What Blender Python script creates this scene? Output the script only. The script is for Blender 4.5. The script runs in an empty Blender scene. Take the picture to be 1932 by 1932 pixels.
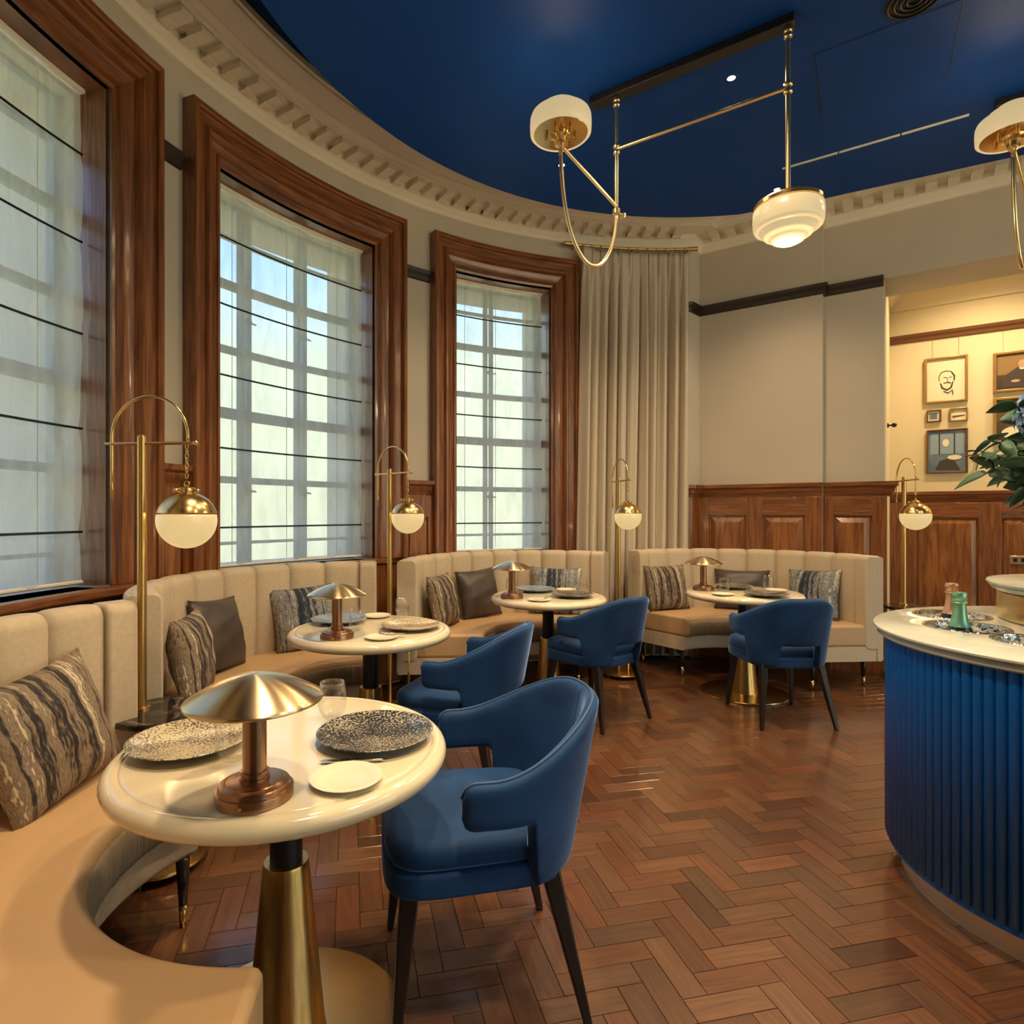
import bpy, bmesh, math, random
from math import sin, cos, pi, radians, atan2, hypot, sqrt
from mathutils import Vector, Matrix
random.seed(7)
S = bpy.context.scene
COL = S.collection

# ------------------------------------------------------------------ camera
cam = bpy.data.cameras.new('camera'); camo = bpy.data.objects.new('camera', cam); COL.objects.link(camo)
cam.sensor_width = 36.0; cam.lens = 36.0 * 1127 / 1932
cam.shift_x = (966 - 901) / 1932; cam.shift_y = 2 / 1932
cam.clip_start = 0.05; cam.clip_end = 200
camo.location = (0, 0, 1.33); camo.rotation_euler = (pi / 2, 0, 0)
S.camera = camo

# ------------------------------------------------------------------ colour management
S.view_settings.view_transform = 'Standard'; S.view_settings.look = 'None'
S.view_settings.gamma = 1.0; S.view_settings.use_curve_mapping = False
S.view_settings.exposure = 0.68
S.cycles.use_denoising = True
S.cycles.max_bounces = 6; S.cycles.diffuse_bounces = 3; S.cycles.glossy_bounces = 3
S.cycles.use_adaptive_sampling = True; S.cycles.adaptive_threshold = 0.05; S.cycles.adaptive_min_samples = 16
S.cycles.transmission_bounces = 6; S.cycles.transparent_max_bounces = 12
S.cycles.caustics_reflective = False; S.cycles.caustics_refractive = False
S.cycles.sample_clamp_indirect = 4.0

# ------------------------------------------------------------------ world: pale hazy sky, blue higher up
W = bpy.data.worlds.new('sky'); S.world = W; W.use_nodes = True
nt = W.node_tree; nt.nodes.clear()
wo = nt.nodes.new('ShaderNodeOutputWorld'); bg = nt.nodes.new('ShaderNodeBackground')
tc = nt.nodes.new('ShaderNodeTexCoord'); sep = nt.nodes.new('ShaderNodeSeparateXYZ'); rmp = nt.nodes.new('ShaderNodeValToRGB')
nt.links.new(tc.outputs['Generated'], sep.inputs[0]); nt.links.new(sep.outputs['Z'], rmp.inputs[0])
nt.links.new(rmp.outputs[0], bg.inputs[0]); nt.links.new(bg.outputs[0], wo.inputs[0])
els = rmp.color_ramp.elements
els[0].position = 0.0; els[0].color = (0.56, 0.58, 0.42, 1)
els[1].position = 1.0; els[1].color = (0.12, 0.32, 0.80, 1)
for p, c in ((0.24, (0.62, 0.70, 0.54, 1)), (0.36, (0.36, 0.60, 0.95, 1)), (0.5, (0.18, 0.43, 0.95, 1))):
    e = els.new(p); e.color = c
bg.inputs[1].default_value = 1.9

WARM = (1.0, 0.74, 0.44)
DOWNLIGHTS = [(1.40, 3.295, 110), (0.58, 4.12, 80), (2.219, 4.427, 80), (-0.3, 2.0, 130), (0.95, 2.25, 110), (0.3, 0.5, 110), (1.7, 0.9, 110), (3.1, 1.6, 110)]  # the ones nearer the camera are added, unseen, to light the room

# ------------------------------------------------------------------ helpers
def link(o, parent=None):
    COL.objects.link(o)
    if parent is not None: o.parent = parent
    return o
def tag(o, label=None, cat=None, group=None, kind=None):
    if label: o['label'] = label
    if cat: o['category'] = cat
    if group: o['group'] = group
    if kind: o['kind'] = kind
    return o
def empty(name, loc=(0, 0, 0), rz=0.0, parent=None):
    o = bpy.data.objects.new(name, None); o.empty_display_size = 0.05
    o.location = loc; o.rotation_euler = (0, 0, rz); return link(o, parent)
def mesh(name, V, F, mat, parent=None, smooth=False, loc=None, rot=None, auto=None):
    me = bpy.data.meshes.new(name); me.from_pydata([tuple(v) for v in V], [], F); me.update()
    bm = bmesh.new(); bm.from_mesh(me); bmesh.ops.recalc_face_normals(bm, faces=bm.faces[:]); bm.to_mesh(me); bm.free()
    if mat: me.materials.append(mat)
    if smooth: me.polygons.foreach_set('use_smooth', [True] * len(me.polygons))
    if auto is not None:
        me.polygons.foreach_set('use_smooth', [True] * len(me.polygons)); me.set_sharp_from_angle(angle=radians(auto))
    o = bpy.data.objects.new(name, me)
    if loc: o.location = loc
    if rot: o.rotation_euler = rot
    return link(o, parent)
class MB:
    def __init__(s): s.V = []; s.F = []
    def add(s, V, F):
        n = len(s.V); s.V += [tuple(v) for v in V]; s.F += [tuple(i + n for i in f) for f in F]; return s
    def box(s, c, d, rz=0.0, M=None):
        V = []
        for x in (-.5, .5):
            for y in (-.5, .5):
                for z in (-.5, .5):
                    p = Vector((x * d[0], y * d[1], z * d[2]))
                    if rz: p = Matrix.Rotation(rz, 3, 'Z') @ p
                    if M is not None: p = M @ p
                    V.append(p + Vector(c))
        return s.add(V, [(0, 1, 3, 2), (4, 6, 7, 5), (0, 4, 5, 1), (2, 3, 7, 6), (0, 2, 6, 4), (1, 5, 7, 3)])
    def lathe(s, prof, seg=32, loc=(0, 0, 0), capb=True, capt=True, M=None, sx=1.0, sy=1.0):
        V = []; F = []; n = len(prof)
        for i in range(seg):
            a = 2 * pi * i / seg
            for r, z in prof:
                p = Vector((r * cos(a) * sx, r * sin(a) * sy, z))
                if M is not None: p = M @ p
                V.append(p + Vector(loc))
        for i in range(seg):
            j = (i + 1) % seg
            for k in range(n - 1): F.append((i * n + k, j * n + k, j * n + k + 1, i * n + k + 1))
        if capb and prof[0][0] > 1e-5: F.append(tuple(i * n for i in range(seg - 1, -1, -1)))
        if capt and prof[-1][0] > 1e-5: F.append(tuple(i * n + n - 1 for i in range(seg)))
        return s.add(V, F)
    def tube(s, pts, r, seg=8, caps=True):
        pts = [Vector(p) for p in pts]; n = len(pts); V = []; F = []
        rs = r if isinstance(r, (list, tuple)) else [r] * n
        T = []
        for i in range(n):
            a = pts[max(i - 1, 0)]; b = pts[min(i + 1, n - 1)]; T.append((b - a).normalized())
        up = Vector((0, 0, 1)) if abs(T[0].z) < .9 else Vector((1, 0, 0))
        N = (up - T[0] * up.dot(T[0])).normalized()
        for i in range(n):
            N = (N - T[i] * N.dot(T[i])).normalized(); B = T[i].cross(N)
            for k in range(seg):
                a = 2 * pi * k / seg; V.append(pts[i] + (N * cos(a) + B * sin(a)) * rs[i])
        for i in range(n - 1):
            for k in range(seg):
                l = (k + 1) % seg; F.append((i * seg + k, i * seg + l, (i + 1) * seg + l, (i + 1) * seg + k))
        if caps: F.append(tuple(range(seg - 1, -1, -1))); F.append(tuple((n - 1) * seg + k for k in range(seg)))
        return s.add(V, F)
    def torus(s, R, r, c=(0, 0, 0), M=None, n=16, m=8):
        V = []; F = []
        for i in range(n):
            a = 2 * pi * i / n
            for k in range(m):
                b = 2 * pi * k / m
                p = Vector(((R + r * cos(b)) * cos(a), (R + r * cos(b)) * sin(a), r * sin(b)))
                if M is not None: p = M @ p
                V.append(p + Vector(c))
        for i in range(n):
            for k in range(m):
                F.append((i * m + k, ((i + 1) % n) * m + k, ((i + 1) % n) * m + (k + 1) % m, i * m + (k + 1) % m))
        return s.add(V, F)
    def sphere(s, r, c=(0, 0, 0), n=16, m=10, sc=(1, 1, 1)):
        prof = [(r * sin(pi * k / m), -r * cos(pi * k / m)) for k in range(m + 1)]
        prof[0] = (1e-5, -r); prof[-1] = (1e-5, r)
        V = []; F = []; q = len(prof)
        for i in range(n):
            a = 2 * pi * i / n
            for rr, z in prof: V.append((rr * cos(a) * sc[0] + c[0], rr * sin(a) * sc[1] + c[1], z * sc[2] + c[2]))
        for i in range(n):
            j = (i + 1) % n
            for k in range(q - 1): F.append((i * q + k, j * q + k, j * q + k + 1, i * q + k + 1))
        return s.add(V, F)
    def prism(s, poly, z0, z1):
        n = len(poly); V = [(x, y, z0) for x, y in poly] + [(x, y, z1) for x, y in poly]
        F = [tuple(range(n - 1, -1, -1)), tuple(range(n, 2 * n))] + [(i, (i + 1) % n, n + (i + 1) % n, n + i) for i in range(n)]
        return s.add(V, F)
    def build(s, name, mat, parent=None, auto=None, smooth=False, loc=None, rot=None):
        return mesh(name, s.V, s.F, mat, parent, smooth, loc, rot, auto)
def rounded(o, w=.01, seg=3):
    b = o.modifiers.new('round', 'BEVEL'); b.width = w; b.segments = seg; b.limit_method = 'ANGLE'; b.angle_limit = radians(40)
    o.data.polygons.foreach_set('use_smooth', [True] * len(o.data.polygons)); o.data.set_sharp_from_angle(angle=radians(55)); return o
def copy_tree(o, parent=None):
    c = o.copy(); COL.objects.link(c)
    if parent is not None: c.parent = parent
    for ch in list(o.children): copy_tree(ch, c)
    return c

# ------------------------------------------------------------------ materials
def nodes(name):
    m = bpy.data.materials.new(name); m.use_nodes = True; t = m.node_tree
    return m, t, t.nodes['Principled BSDF']
def mat(name, col, rough=.5, metal=0.0, col2=None, scale=6.0, stretch=(1, 1, 1), detail=4.0, bump=0.0, bscale=None, sheen=0.0, coat=0.0, spec=None, aniso=0.0, lo=.35, hi=.65, dist=0.0):
    m, t, b = nodes(name)
    b.inputs['Base Color'].default_value = (*col, 1); b.inputs['Roughness'].default_value = rough; b.inputs['Metallic'].default_value = metal
    if sheen: b.inputs['Sheen Weight'].default_value = sheen; b.inputs['Sheen Roughness'].default_value = .3; b.inputs['Sheen Tint'].default_value = (min(1, col[0] * 3 + .1), min(1, col[1] * 3 + .1), min(1, col[2] * 2.2 + .2), 1)
    if coat: b.inputs['Coat Weight'].default_value = coat; b.inputs['Coat Roughness'].default_value = .12
    if spec is not None: b.inputs['Specular IOR Level'].default_value = spec
    if aniso: b.inputs['Anisotropic'].default_value = aniso
    if col2 is not None or bump:
        c = t.nodes.new('ShaderNodeTexCoord'); mp = t.nodes.new('ShaderNodeMapping'); mp.inputs['Scale'].default_value = stretch
        t.links.new(c.outputs['Object'], mp.inputs[0])
        n = t.nodes.new('ShaderNodeTexNoise'); n.inputs['Scale'].default_value = scale; n.inputs['Detail'].default_value = detail; n.inputs['Distortion'].default_value = dist
        t.links.new(mp.outputs[0], n.inputs['Vector'])
        if col2 is not None:
            r = t.nodes.new('ShaderNodeValToRGB'); r.color_ramp.elements[0].position = lo; r.color_ramp.elements[1].position = hi
            r.color_ramp.elements[0].color = (*col, 1); r.color_ramp.elements[1].color = (*col2, 1)
            t.links.new(n.outputs['Fac'], r.inputs[0]); t.links.new(r.outputs[0], b.inputs['Base Color'])
        if bump:
            n2 = n
            if bscale:
                n2 = t.nodes.new('ShaderNodeTexNoise'); n2.inputs['Scale'].default_value = bscale; t.links.new(mp.outputs[0], n2.inputs['Vector'])
            bp = t.nodes.new('ShaderNodeBump'); bp.inputs['Strength'].default_value = bump; bp.inputs['Distance'].default_value = .01
            t.links.new(n2.outputs['Fac'], bp.inputs['Height']); t.links.new(bp.outputs[0], b.inputs['Normal'])
    return m
def emit(name, col, strength, base=(.9, .8, .55)):
    m, t, b = nodes(name); b.inputs['Base Color'].default_value = (*base, 1); b.inputs['Roughness'].default_value = .25
    b.inputs['Emission Color'].default_value = (*col, 1); b.inputs['Emission Strength'].default_value = strength; return m

M_WALL = mat('plaster_wall', (.60, .525, .425), .75, col2=(.565, .495, .40), scale=2.0)
M_WALL2 = mat('plaster_alcove', (.80, .66, .42), .75)
M_CORN = mat('plaster_cornice', (.90, .83, .69), .6)
M_NAVY = mat('navy_ceiling', (.002, .052, .270), .55, spec=.2)
M_NAVY_SHADED = mat('navy_ceiling_shaded', (.003, .018, .06), .6, spec=.1)  # shade above the hung ceiling is put into this darker navy
M_WOOD = mat('walnut_wood', (.135, .040, .011), .36, col2=(.30, .105, .030), scale=7.0, stretch=(9, 9, .5), detail=7, dist=.4, coat=.4, bump=.05)
M_WOODH = mat('walnut_wood_horizontal', (.135, .040, .011), .36, col2=(.30, .105, .030), scale=7.0, stretch=(.6, .6, 9), detail=7, dist=.4, coat=.4, bump=.05)
M_WOODP = mat('walnut_panel', (.15, .045, .012), .32, col2=(.36, .135, .040), scale=4.0, stretch=(5, 5, .5), detail=6, dist=.9, coat=.3)
M_DARKWOOD = mat('ebonised_rail', (.018, .009, .006), .4)
M_BRASS = mat('polished_brass', (.80, .54, .22), .22, 1.0)
M_BRASSB = mat('brushed_brass', (.72, .47, .18), .30, 1.0, col2=(.60, .37, .12), scale=10, stretch=(14, 14, .2), aniso=.5)
M_BRONZE = mat('brushed_bronze', (.40, .22, .125), .30, 1.0, aniso=.6)
M_PALEBR = mat('pale_brass', (.86, .68, .38), .28, 1.0)
M_BLACK = mat('black_metal', (.010, .009, .009), .4)
M_LEG = mat('dark_stained_leg', (.016, .010, .008), .35)
M_LINEN = mat('beige_linen', (.61, .495, .355), .85, col2=(.555, .445, .31), scale=60, stretch=(1, 1, 1), bump=.15, bscale=380, sheen=.25)
M_LEATHER = mat('tan_leather', (.58, .375, .20), .42, col2=(.54, .345, .18), scale=3, bump=.04, bscale=90)
M_PLEAT = mat('taupe_fabric', (.34, .25, .165), .7, sheen=.2)
M_VELVET = mat('blue_velvet', (.007, .036, .115), .7, col2=(.014, .062, .185), scale=5, detail=3, sheen=1.0, dist=.6, spec=.25)
def add_pile(m, col):
    t = m.node_tree; b = t.nodes['Principled BSDF']; out = t.nodes['Material Output']; sh = t.nodes.new('ShaderNodeBsdfSheen'); sh.inputs['Color'].default_value = (*col, 1); sh.inputs['Roughness'].default_value = .32
    ad = t.nodes.new('ShaderNodeAddShader'); t.links.new(b.outputs[0], ad.inputs[0]); t.links.new(sh.outputs[0], ad.inputs[1]); t.links.new(ad.outputs[0], out.inputs[0])
add_pile(M_VELVET, (.20, .32, .60))
M_VELVETL = mat('blue_velvet_piping', (.03, .085, .22), .6, sheen=.8)
M_STONE = mat('cream_marble', (.80, .70, .50), .12, col2=(.74, .63, .44), scale=2.5, detail=5, coat=.3)
M_BARTOP = mat('bar_marble', (.66, .68, .60), .10, col2=(.58, .60, .53), scale=3.5, detail=6, dist=.8)
M_BARBLUE = mat('bar_blue_paint', (.0, .135, .54), .36)
M_BLACKMARBLE = mat('black_marble', (.018, .014, .014), .10, col2=(.20, .15, .13), scale=5, detail=9, dist=3.0, lo=.50, hi=.66)
M_CURTAIN = mat('linen_curtain', (.62, .535, .425), .85, sheen=.2)
M_DARKPIL = mat('charcoal_satin', (.050, .038, .034), .45, col2=(.085, .066, .058), scale=7, sheen=.3)
M_GLOBE = emit('lit_opal_globe', (1.0, .72, .32), .42, (.25, .20, .12))
M_SHADE = emit('lit_opal_shade', (1.0, .76, .40), .34, (.35, .29, .19))
M_WHITEP = mat('white_porcelain', (.82, .74, .56), .25)
M_STEEL = mat('cutlery_steel', (.75, .72, .66), .2, 1.0)
M_FRAMEW = mat('picture_frame_wood', (.16, .06, .02), .4)
M_FRAMEG = mat('picture_frame_gilt', (.50, .30, .10), .35, .8)
M_PAPER = mat('picture_paper', (.85, .74, .52), .7)
M_INK = mat('picture_ink', (.06, .04, .03), .7)
M_PHOTO = mat('photo_blue_grey', (.10, .15, .22), .3, col2=(.22, .28, .34), scale=6)
M_PAINT = mat('painting_brown', (.05, .03, .018), .4, col2=(.16, .09, .04), scale=5)
M_SKINP = mat('painting_flesh', (.55, .33, .19), .5)
M_GREEN = mat('leaf_green', (.020, .065, .030), .5, col2=(.045, .12, .06), scale=8)
M_EUC = mat('eucalyptus_leaf', (.06, .11, .12), .55, col2=(.10, .17, .17), scale=8)
M_HYD = mat('hydrangea_blue', (.16, .30, .66), .6, col2=(.42, .55, .85), scale=30)
M_FOILP = mat('rose_gold_foil', (.75, .42, .26), .3, .8)
M_FOILG = mat('green_foil', (.22, .50, .34), .3, .7)
M_HAMMER = mat('hammered_steel', (.62, .58, .52), .2, 1.0, bump=1.0, bscale=38)
M_WHITE = mat('white_plastic', (.8, .78, .7), .5)
M_STONEX = mat('window_stone', (.30, .33, .36), .8)
M_SASH = mat('painted_sash', (.22, .26, .31), .6)

def mat_speckle(name, c1, c2, rough, lo=1.02):
    m, t, b = nodes(name); c = t.nodes.new('ShaderNodeTexCoord'); v = t.nodes.new('ShaderNodeTexNoise'); v.inputs['Scale'].default_value = 190; v.inputs['Detail'].default_value = 1
    n = t.nodes.new('ShaderNodeTexNoise'); n.inputs['Scale'].default_value = 9; n.inputs['Detail'].default_value = 2
    t.links.new(c.outputs['Object'], v.inputs['Vector']); t.links.new(c.outputs['Object'], n.inputs['Vector'])
    mx = t.nodes.new('ShaderNodeMath'); mx.operation = 'MULTIPLY_ADD'; mx.inputs[1].default_value = .45; t.links.new(n.outputs['Fac'], mx.inputs[0]); t.links.new(v.outputs['Fac'], mx.inputs[2])
    r = t.nodes.new('ShaderNodeValToRGB'); r.color_ramp.elements[0].position = lo; r.color_ramp.elements[1].position = lo + .10
    r.color_ramp.elements[0].color = (*c1, 1); r.color_ramp.elements[1].color = (*c2, 1)
    t.links.new(mx.outputs[0], r.inputs[0]); t.links.new(r.outputs[0], b.inputs['Base Color']); b.inputs['Roughness'].default_value = rough
    bp = t.nodes.new('ShaderNodeBump'); bp.inputs['Strength'].default_value = .35; bp.inputs['Distance'].default_value = .002
    t.links.new(v.outputs['Fac'], bp.inputs['Height']); t.links.new(bp.outputs[0], b.inputs['Normal'])
    b.inputs['Coat Weight'].default_value = .5; b.inputs['Coat Roughness'].default_value = .15
    return m
M_PLATED = mat_speckle('charcoal_speckled_glaze', (.012, .016, .020), (.46, .41, .31), .3, .745)
M_PLATEB = mat_speckle('blue_speckled_glaze', (.06, .11, .17), (.40, .46, .48), .3, .70)
M_PLATEG = mat_speckle('sand_speckled_glaze', (.05, .045, .04), (.60, .50, .32), .3, .66)

def mat_ikat(name, cols, seed):
    m, t, b = nodes(name); c = t.nodes.new('ShaderNodeTexCoord'); mp = t.nodes.new('ShaderNodeMapping')
    mp.inputs['Location'].default_value = (seed, seed * .7, 0); mp.inputs['Scale'].default_value = (30, .2, 1.6)
    t.links.new(c.outputs['Object'], mp.inputs[0])
    n1 = t.nodes.new('ShaderNodeTexNoise'); n1.inputs['Scale'].default_value = 1.0; n1.inputs['Detail'].default_value = 2
    t.links.new(mp.outputs[0], n1.inputs['Vector'])
    mp2 = t.nodes.new('ShaderNodeMapping'); mp2.inputs['Scale'].default_value = (160, 1, 34); t.links.new(c.outputs['Object'], mp2.inputs[0])
    n2 = t.nodes.new('ShaderNodeTexNoise'); n2.inputs['Scale'].default_value = 1.0; n2.inputs['Detail'].default_value = 3; t.links.new(mp2.outputs[0], n2.inputs['Vector'])
    n = t.nodes.new('ShaderNodeMix'); n.inputs[0].default_value = .34; t.links.new(n1.outputs['Fac'], n.inputs[2]); t.links.new(n2.outputs['Fac'], n.inputs[3])
    r = t.nodes.new('ShaderNodeValToRGB'); r.color_ramp.interpolation = 'LINEAR'
    el = r.color_ramp.elements; el[0].position = .40; el[0].color = (*cols[0], 1); el[1].position = .60; el[1].color = (*cols[-1], 1)
    for i, cc in enumerate(cols[1:-1]):
        e = el.new(.44 + .12 * i / max(1, len(cols) - 3)); e.color = (*cc, 1)
    t.links.new(n.outputs[0], r.inputs[0]); t.links.new(r.outputs[0], b.inputs['Base Color']); b.inputs['Roughness'].default_value = .8
    return m
M_IKATB = mat_ikat('brown_ikat_cloth', [(.020, .016, .016), (.07, .055, .05), (.30, .22, .14), (.16, .12, .10), (.62, .52, .34)], 3.1)
M_IKATS = mat_ikat('blue_ikat_cloth', [(.016, .022, .035), (.04, .07, .12), (.34, .30, .24), (.09, .13, .20), (.62, .58, .46)], 8.4)

def mat_blind():
    m, t, b = nodes('sheer_blind_fabric'); out = t.nodes['Material Output']; t.nodes.remove(b)
    tr = t.nodes.new('ShaderNodeBsdfTransparent'); tl = t.nodes.new('ShaderNodeBsdfTranslucent'); df = t.nodes.new('ShaderNodeBsdfDiffuse')
    tl.inputs[0].default_value = (.86, .86, .74, 1); df.inputs[0].default_value = (.80, .78, .64, 1)
    c = t.nodes.new('ShaderNodeTexCoord'); mp = t.nodes.new('ShaderNodeMapping'); mp.inputs['Scale'].default_value = (3, 3, .7)
    n = t.nodes.new('ShaderNodeTexNoise'); n.inputs['Scale'].default_value = 3.2; n.inputs['Detail'].default_value = 4; n.inputs['Distortion'].default_value = 1.0
    t.links.new(c.outputs['Object'], mp.inputs[0]); t.links.new(mp.outputs[0], n.inputs['Vector'])
    r = t.nodes.new('ShaderNodeMapRange'); r.inputs['From Min'].default_value = .3; r.inputs['From Max'].default_value = .7; r.inputs['To Min'].default_value = .44; r.inputs['To Max'].default_value = .62
    t.links.new(n.outputs['Fac'], r.inputs['Value'])
    m1 = t.nodes.new('ShaderNodeMixShader'); m1.inputs[0].default_value = .45
    t.links.new(tl.outputs[0], m1.inputs[1]); t.links.new(df.outputs[0], m1.inputs[2])
    m2 = t.nodes.new('ShaderNodeMixShader'); t.links.new(r.outputs[0], m2.inputs[0]); t.links.new(tr.outputs[0], m2.inputs[1]); t.links.new(m1.outputs[0], m2.inputs[2])
    t.links.new(m2.outputs[0], out.inputs[0]); return m
M_BLIND = mat_blind()
def mat_thin_glass(name, tint=(.95, .97, .95), gloss=.10):
    m, t, b = nodes(name); out = t.nodes['Material Output']; t.nodes.remove(b)
    tr = t.nodes.new('ShaderNodeBsdfTransparent'); tr.inputs[0].default_value = (*tint, 1)
    gl = t.nodes.new('ShaderNodeBsdfGlossy'); gl.inputs['Roughness'].default_value = .03
    lw = t.nodes.new('ShaderNodeLayerWeight'); lw.inputs[0].default_value = .35
    ml = t.nodes.new('ShaderNodeMath'); ml.operation = 'MULTIPLY_ADD'; ml.inputs[1].default_value = .30; ml.inputs[2].default_value = gloss * .3
    t.links.new(lw.outputs['Facing'], ml.inputs[0])
    mx = t.nodes.new('ShaderNodeMixShader'); t.links.new(ml.outputs[0], mx.inputs[0]); t.links.new(tr.outputs[0], mx.inputs[1]); t.links.new(gl.outputs[0], mx.inputs[2])
    t.links.new(mx.outputs[0], out.inputs[0]); return m
M_GLASS = mat_thin_glass('clear_glass', (.985, .985, .98), .04)
M_PANE = mat_thin_glass('window_pane', (.93, .96, .97), .05)

def mat_floor():
    m, t, b = nodes('parquet_block'); uv = t.nodes.new('ShaderNodeUVMap'); uv.uv_map = 'UVMap'
    mp = t.nodes.new('ShaderNodeMapping'); mp.inputs['Scale'].default_value = (5, 70, 1)
    n = t.nodes.new('ShaderNodeTexNoise'); n.inputs['Scale'].default_value = 1.0; n.inputs['Detail'].default_value = 5; n.inputs['Distortion'].default_value = .8
    t.links.new(uv.outputs[0], mp.inputs[0]); t.links.new(mp.outputs[0], n.inputs['Vector'])
    at = t.nodes.new('ShaderNodeAttribute'); at.attribute_name = 'tint'
    r = t.nodes.new('ShaderNodeMapRange'); r.inputs['From Min'].default_value = .3; r.inputs['From Max'].default_value = .7; r.inputs['To Min'].default_value = .68; r.inputs['To Max'].default_value = 1.25
    t.links.new(n.outputs['Fac'], r.inputs['Value'])
    mx = t.nodes.new('ShaderNodeVectorMath'); mx.operation = 'SCALE'; t.links.new(at.outputs['Color'], mx.inputs[0]); t.links.new(r.outputs[0], mx.inputs['Scale'])
    t.links.new(mx.outputs[0], b.inputs['Base Color']); b.inputs['Roughness'].default_value = .36
    b.inputs['Coat Weight'].default_value = .8; b.inputs['Coat Roughness'].default_value = .14
    bp = t.nodes.new('ShaderNodeBump'); bp.inputs['Strength'].default_value = .12; bp.inputs['Distance'].default_value = .003
    t.links.new(n.outputs['Fac'], bp.inputs['Height']); t.links.new(bp.outputs[0], b.inputs['Normal']); return m
M_FLOOR = mat_floor()
M_FLOORB = mat('floor_joint', (.018, .008, .004), .7)

# ------------------------------------------------------------------ geometry of the room
CX, CY, RW = 1.73, 1.97, 3.61
def pol(phi, r, z): a = radians(phi); return (CX - r * sin(a), CY + r * cos(a), z)
def pol2(phi, r): a = radians(phi); return (CX - r * sin(a), CY + r * cos(a))
TX, TY, NX, NY = .813, -.582, .582, .813
def tn(t, n): return (t * TX + n * NX, t * TY + n * NY)
ZC = 4.03           # upper ceiling
ZR = 3.73           # hung navy ceiling
def arc_block(mb, p0, p1, r0, r1, z0, z1, step=2.0):
    k = max(1, int(abs(p1 - p0) / step + .5)); poly = [pol2(p0 + (p1 - p0) * i / k, r0) for i in range(k + 1)] + [pol2(p1 + (p0 - p1) * i / k, r1) for i in range(k + 1)]
    n = len(poly); V = [(x, y, z0) for x, y in poly] + [(x, y, z1) for x, y in poly]; F = []
    for i in range(n): F.append((i, (i + 1) % n, n + (i + 1) % n, n + i))
    for i in range(k):
        a, b, c, d = i, i + 1, n - 2 - i, n - 1 - i
        F.append((d, c, b, a)); F.append((n + a, n + b, n + c, n + d))
    return mb.add(V, F)
def tnbox(mb, t0, t1, n0, n1, z0, z1): return mb.prism([tn(t0, n0), tn(t1, n0), tn(t1, n1), tn(t0, n1)], z0, z1)
def sweep(path, prof, closed_prof=True, side=1):
    """profile (inward offset, z) swept along a plan polyline with mitres; inward = left of travel * side"""
    n = len(path); V = []; F = []; q = len(prof)
    for i in range(n):
        p = Vector(path[i]); a = Vector(path[max(i - 1, 0)]); b = Vector(path[min(i + 1, n - 1)])
        d1 = (p - a).normalized() if i > 0 else (b - p).normalized(); d2 = (b - p).normalized() if i < n - 1 else d1
        n1 = Vector((-d1.y, d1.x)) * side; n2 = Vector((-d2.y, d2.x)) * side
        nn = (n1 + n2).normalized(); k = 1 / max(.35, nn.dot(n1))
        for o, z in prof: c = p + nn * o * k; V.append((c.x, c.y, z))
    for i in range(n - 1):
        for j in range(q if closed_prof else q - 1):
            l = (j + 1) % q; F.append((i * q + j, i * q + l, (i + 1) * q + l, (i + 1) * q + j))
    if closed_prof: F.append(tuple(range(q))); F.append(tuple((n - 1) * q + j for j in range(q - 1, -1, -1)))
    return V, F

# windows: (phi of the right opening edge, phi of the left opening edge, number of lights)
CW = 4.0            # casing width in degrees
WINS = [(75.6, 96.0, 3), (44.2, 64.5, 3), (17.2, 32.0, 2)]
ZSILL, ZHEAD = 0.97, 3.37
# ---- curved wall with real openings
mb = MB(); edges = [-4.0]
for a, b, _ in reversed(WINS): edges += [a, b]
edges.append(128.0)
for i in range(0, len(edges), 2): arc_block(mb, edges[i], edges[i + 1], RW, RW + .70, 0, ZC)
for a, b, _ in WINS:
    arc_block(mb, a, b, RW, RW + .70, 0, ZSILL); arc_block(mb, a, b, RW, RW + .70, ZHEAD, ZC)
w = mb.build('wall_left', M_WALL); tag(w, 'curved plaster window wall', 'wall', kind='structure')
# ---- straight walls on the right
E0 = pol2(-4.0, RW); A0 = tn(-1.599, 5.876)
mb = MB(); mb.prism([E0, A0, tn(-1.599, 6.3), pol2(-4.0, RW + .7)], 0, ZC)
tnbox(mb, -1.599, -.575, 5.876, 6.46, 0, ZC); tnbox(mb, -.575, -.14, 5.968, 6.46, 0, ZC)
tnbox(mb, -.14, 5.2, 5.968, 6.46, 3.275, ZC); tnbox(mb, 5.2, 6.2, 5.968, 6.46, 0, ZC)
w = mb.build('wall_right', M_WALL); tag(w, 'straight plaster wall with a wide opening', 'wall', kind='structure')
# ---- alcove behind the opening
mb = MB(); tnbox(mb, -.44, 6.5, 8.13, 8.33, 0, 4.2)
tag(mb.build('wall_alcove', M_WALL2), 'cream back wall of the alcove', 'wall', kind='structure')
mb = MB(); tnbox(mb, -.34, -.14, 6.46, 8.13, 0, 4.2); tnbox(mb, 6.2, 6.4, 6.46, 8.13, 0, 4.2)
tag(mb.build('wall_alcove_side', M_WALL2), 'cream return wall of the alcove', 'wall', kind='structure')
mb = MB(); tnbox(mb, -.34, 6.4, 6.46, 8.33, 4.0, 4.1)
tag(mb.build('ceiling_alcove', M_WALL2), 'cream ceiling of the alcove', 'ceiling', kind='structure')
V, F = sweep([tn(-.14, 6.46), tn(-.14, 8.13), tn(6.2, 8.13)], [(0, 3.56), (.02, 3.57), (.03, 3.62), (.10, 3.70), (.11, 3.74), (.22, 3.86), (.24, 4.0), (0, 4.0)], side=-1)
tag(mesh('trim_7', V, F, M_WALL2, auto=40), 'cream cornice of the alcove', 'cornice', kind='structure')
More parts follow.
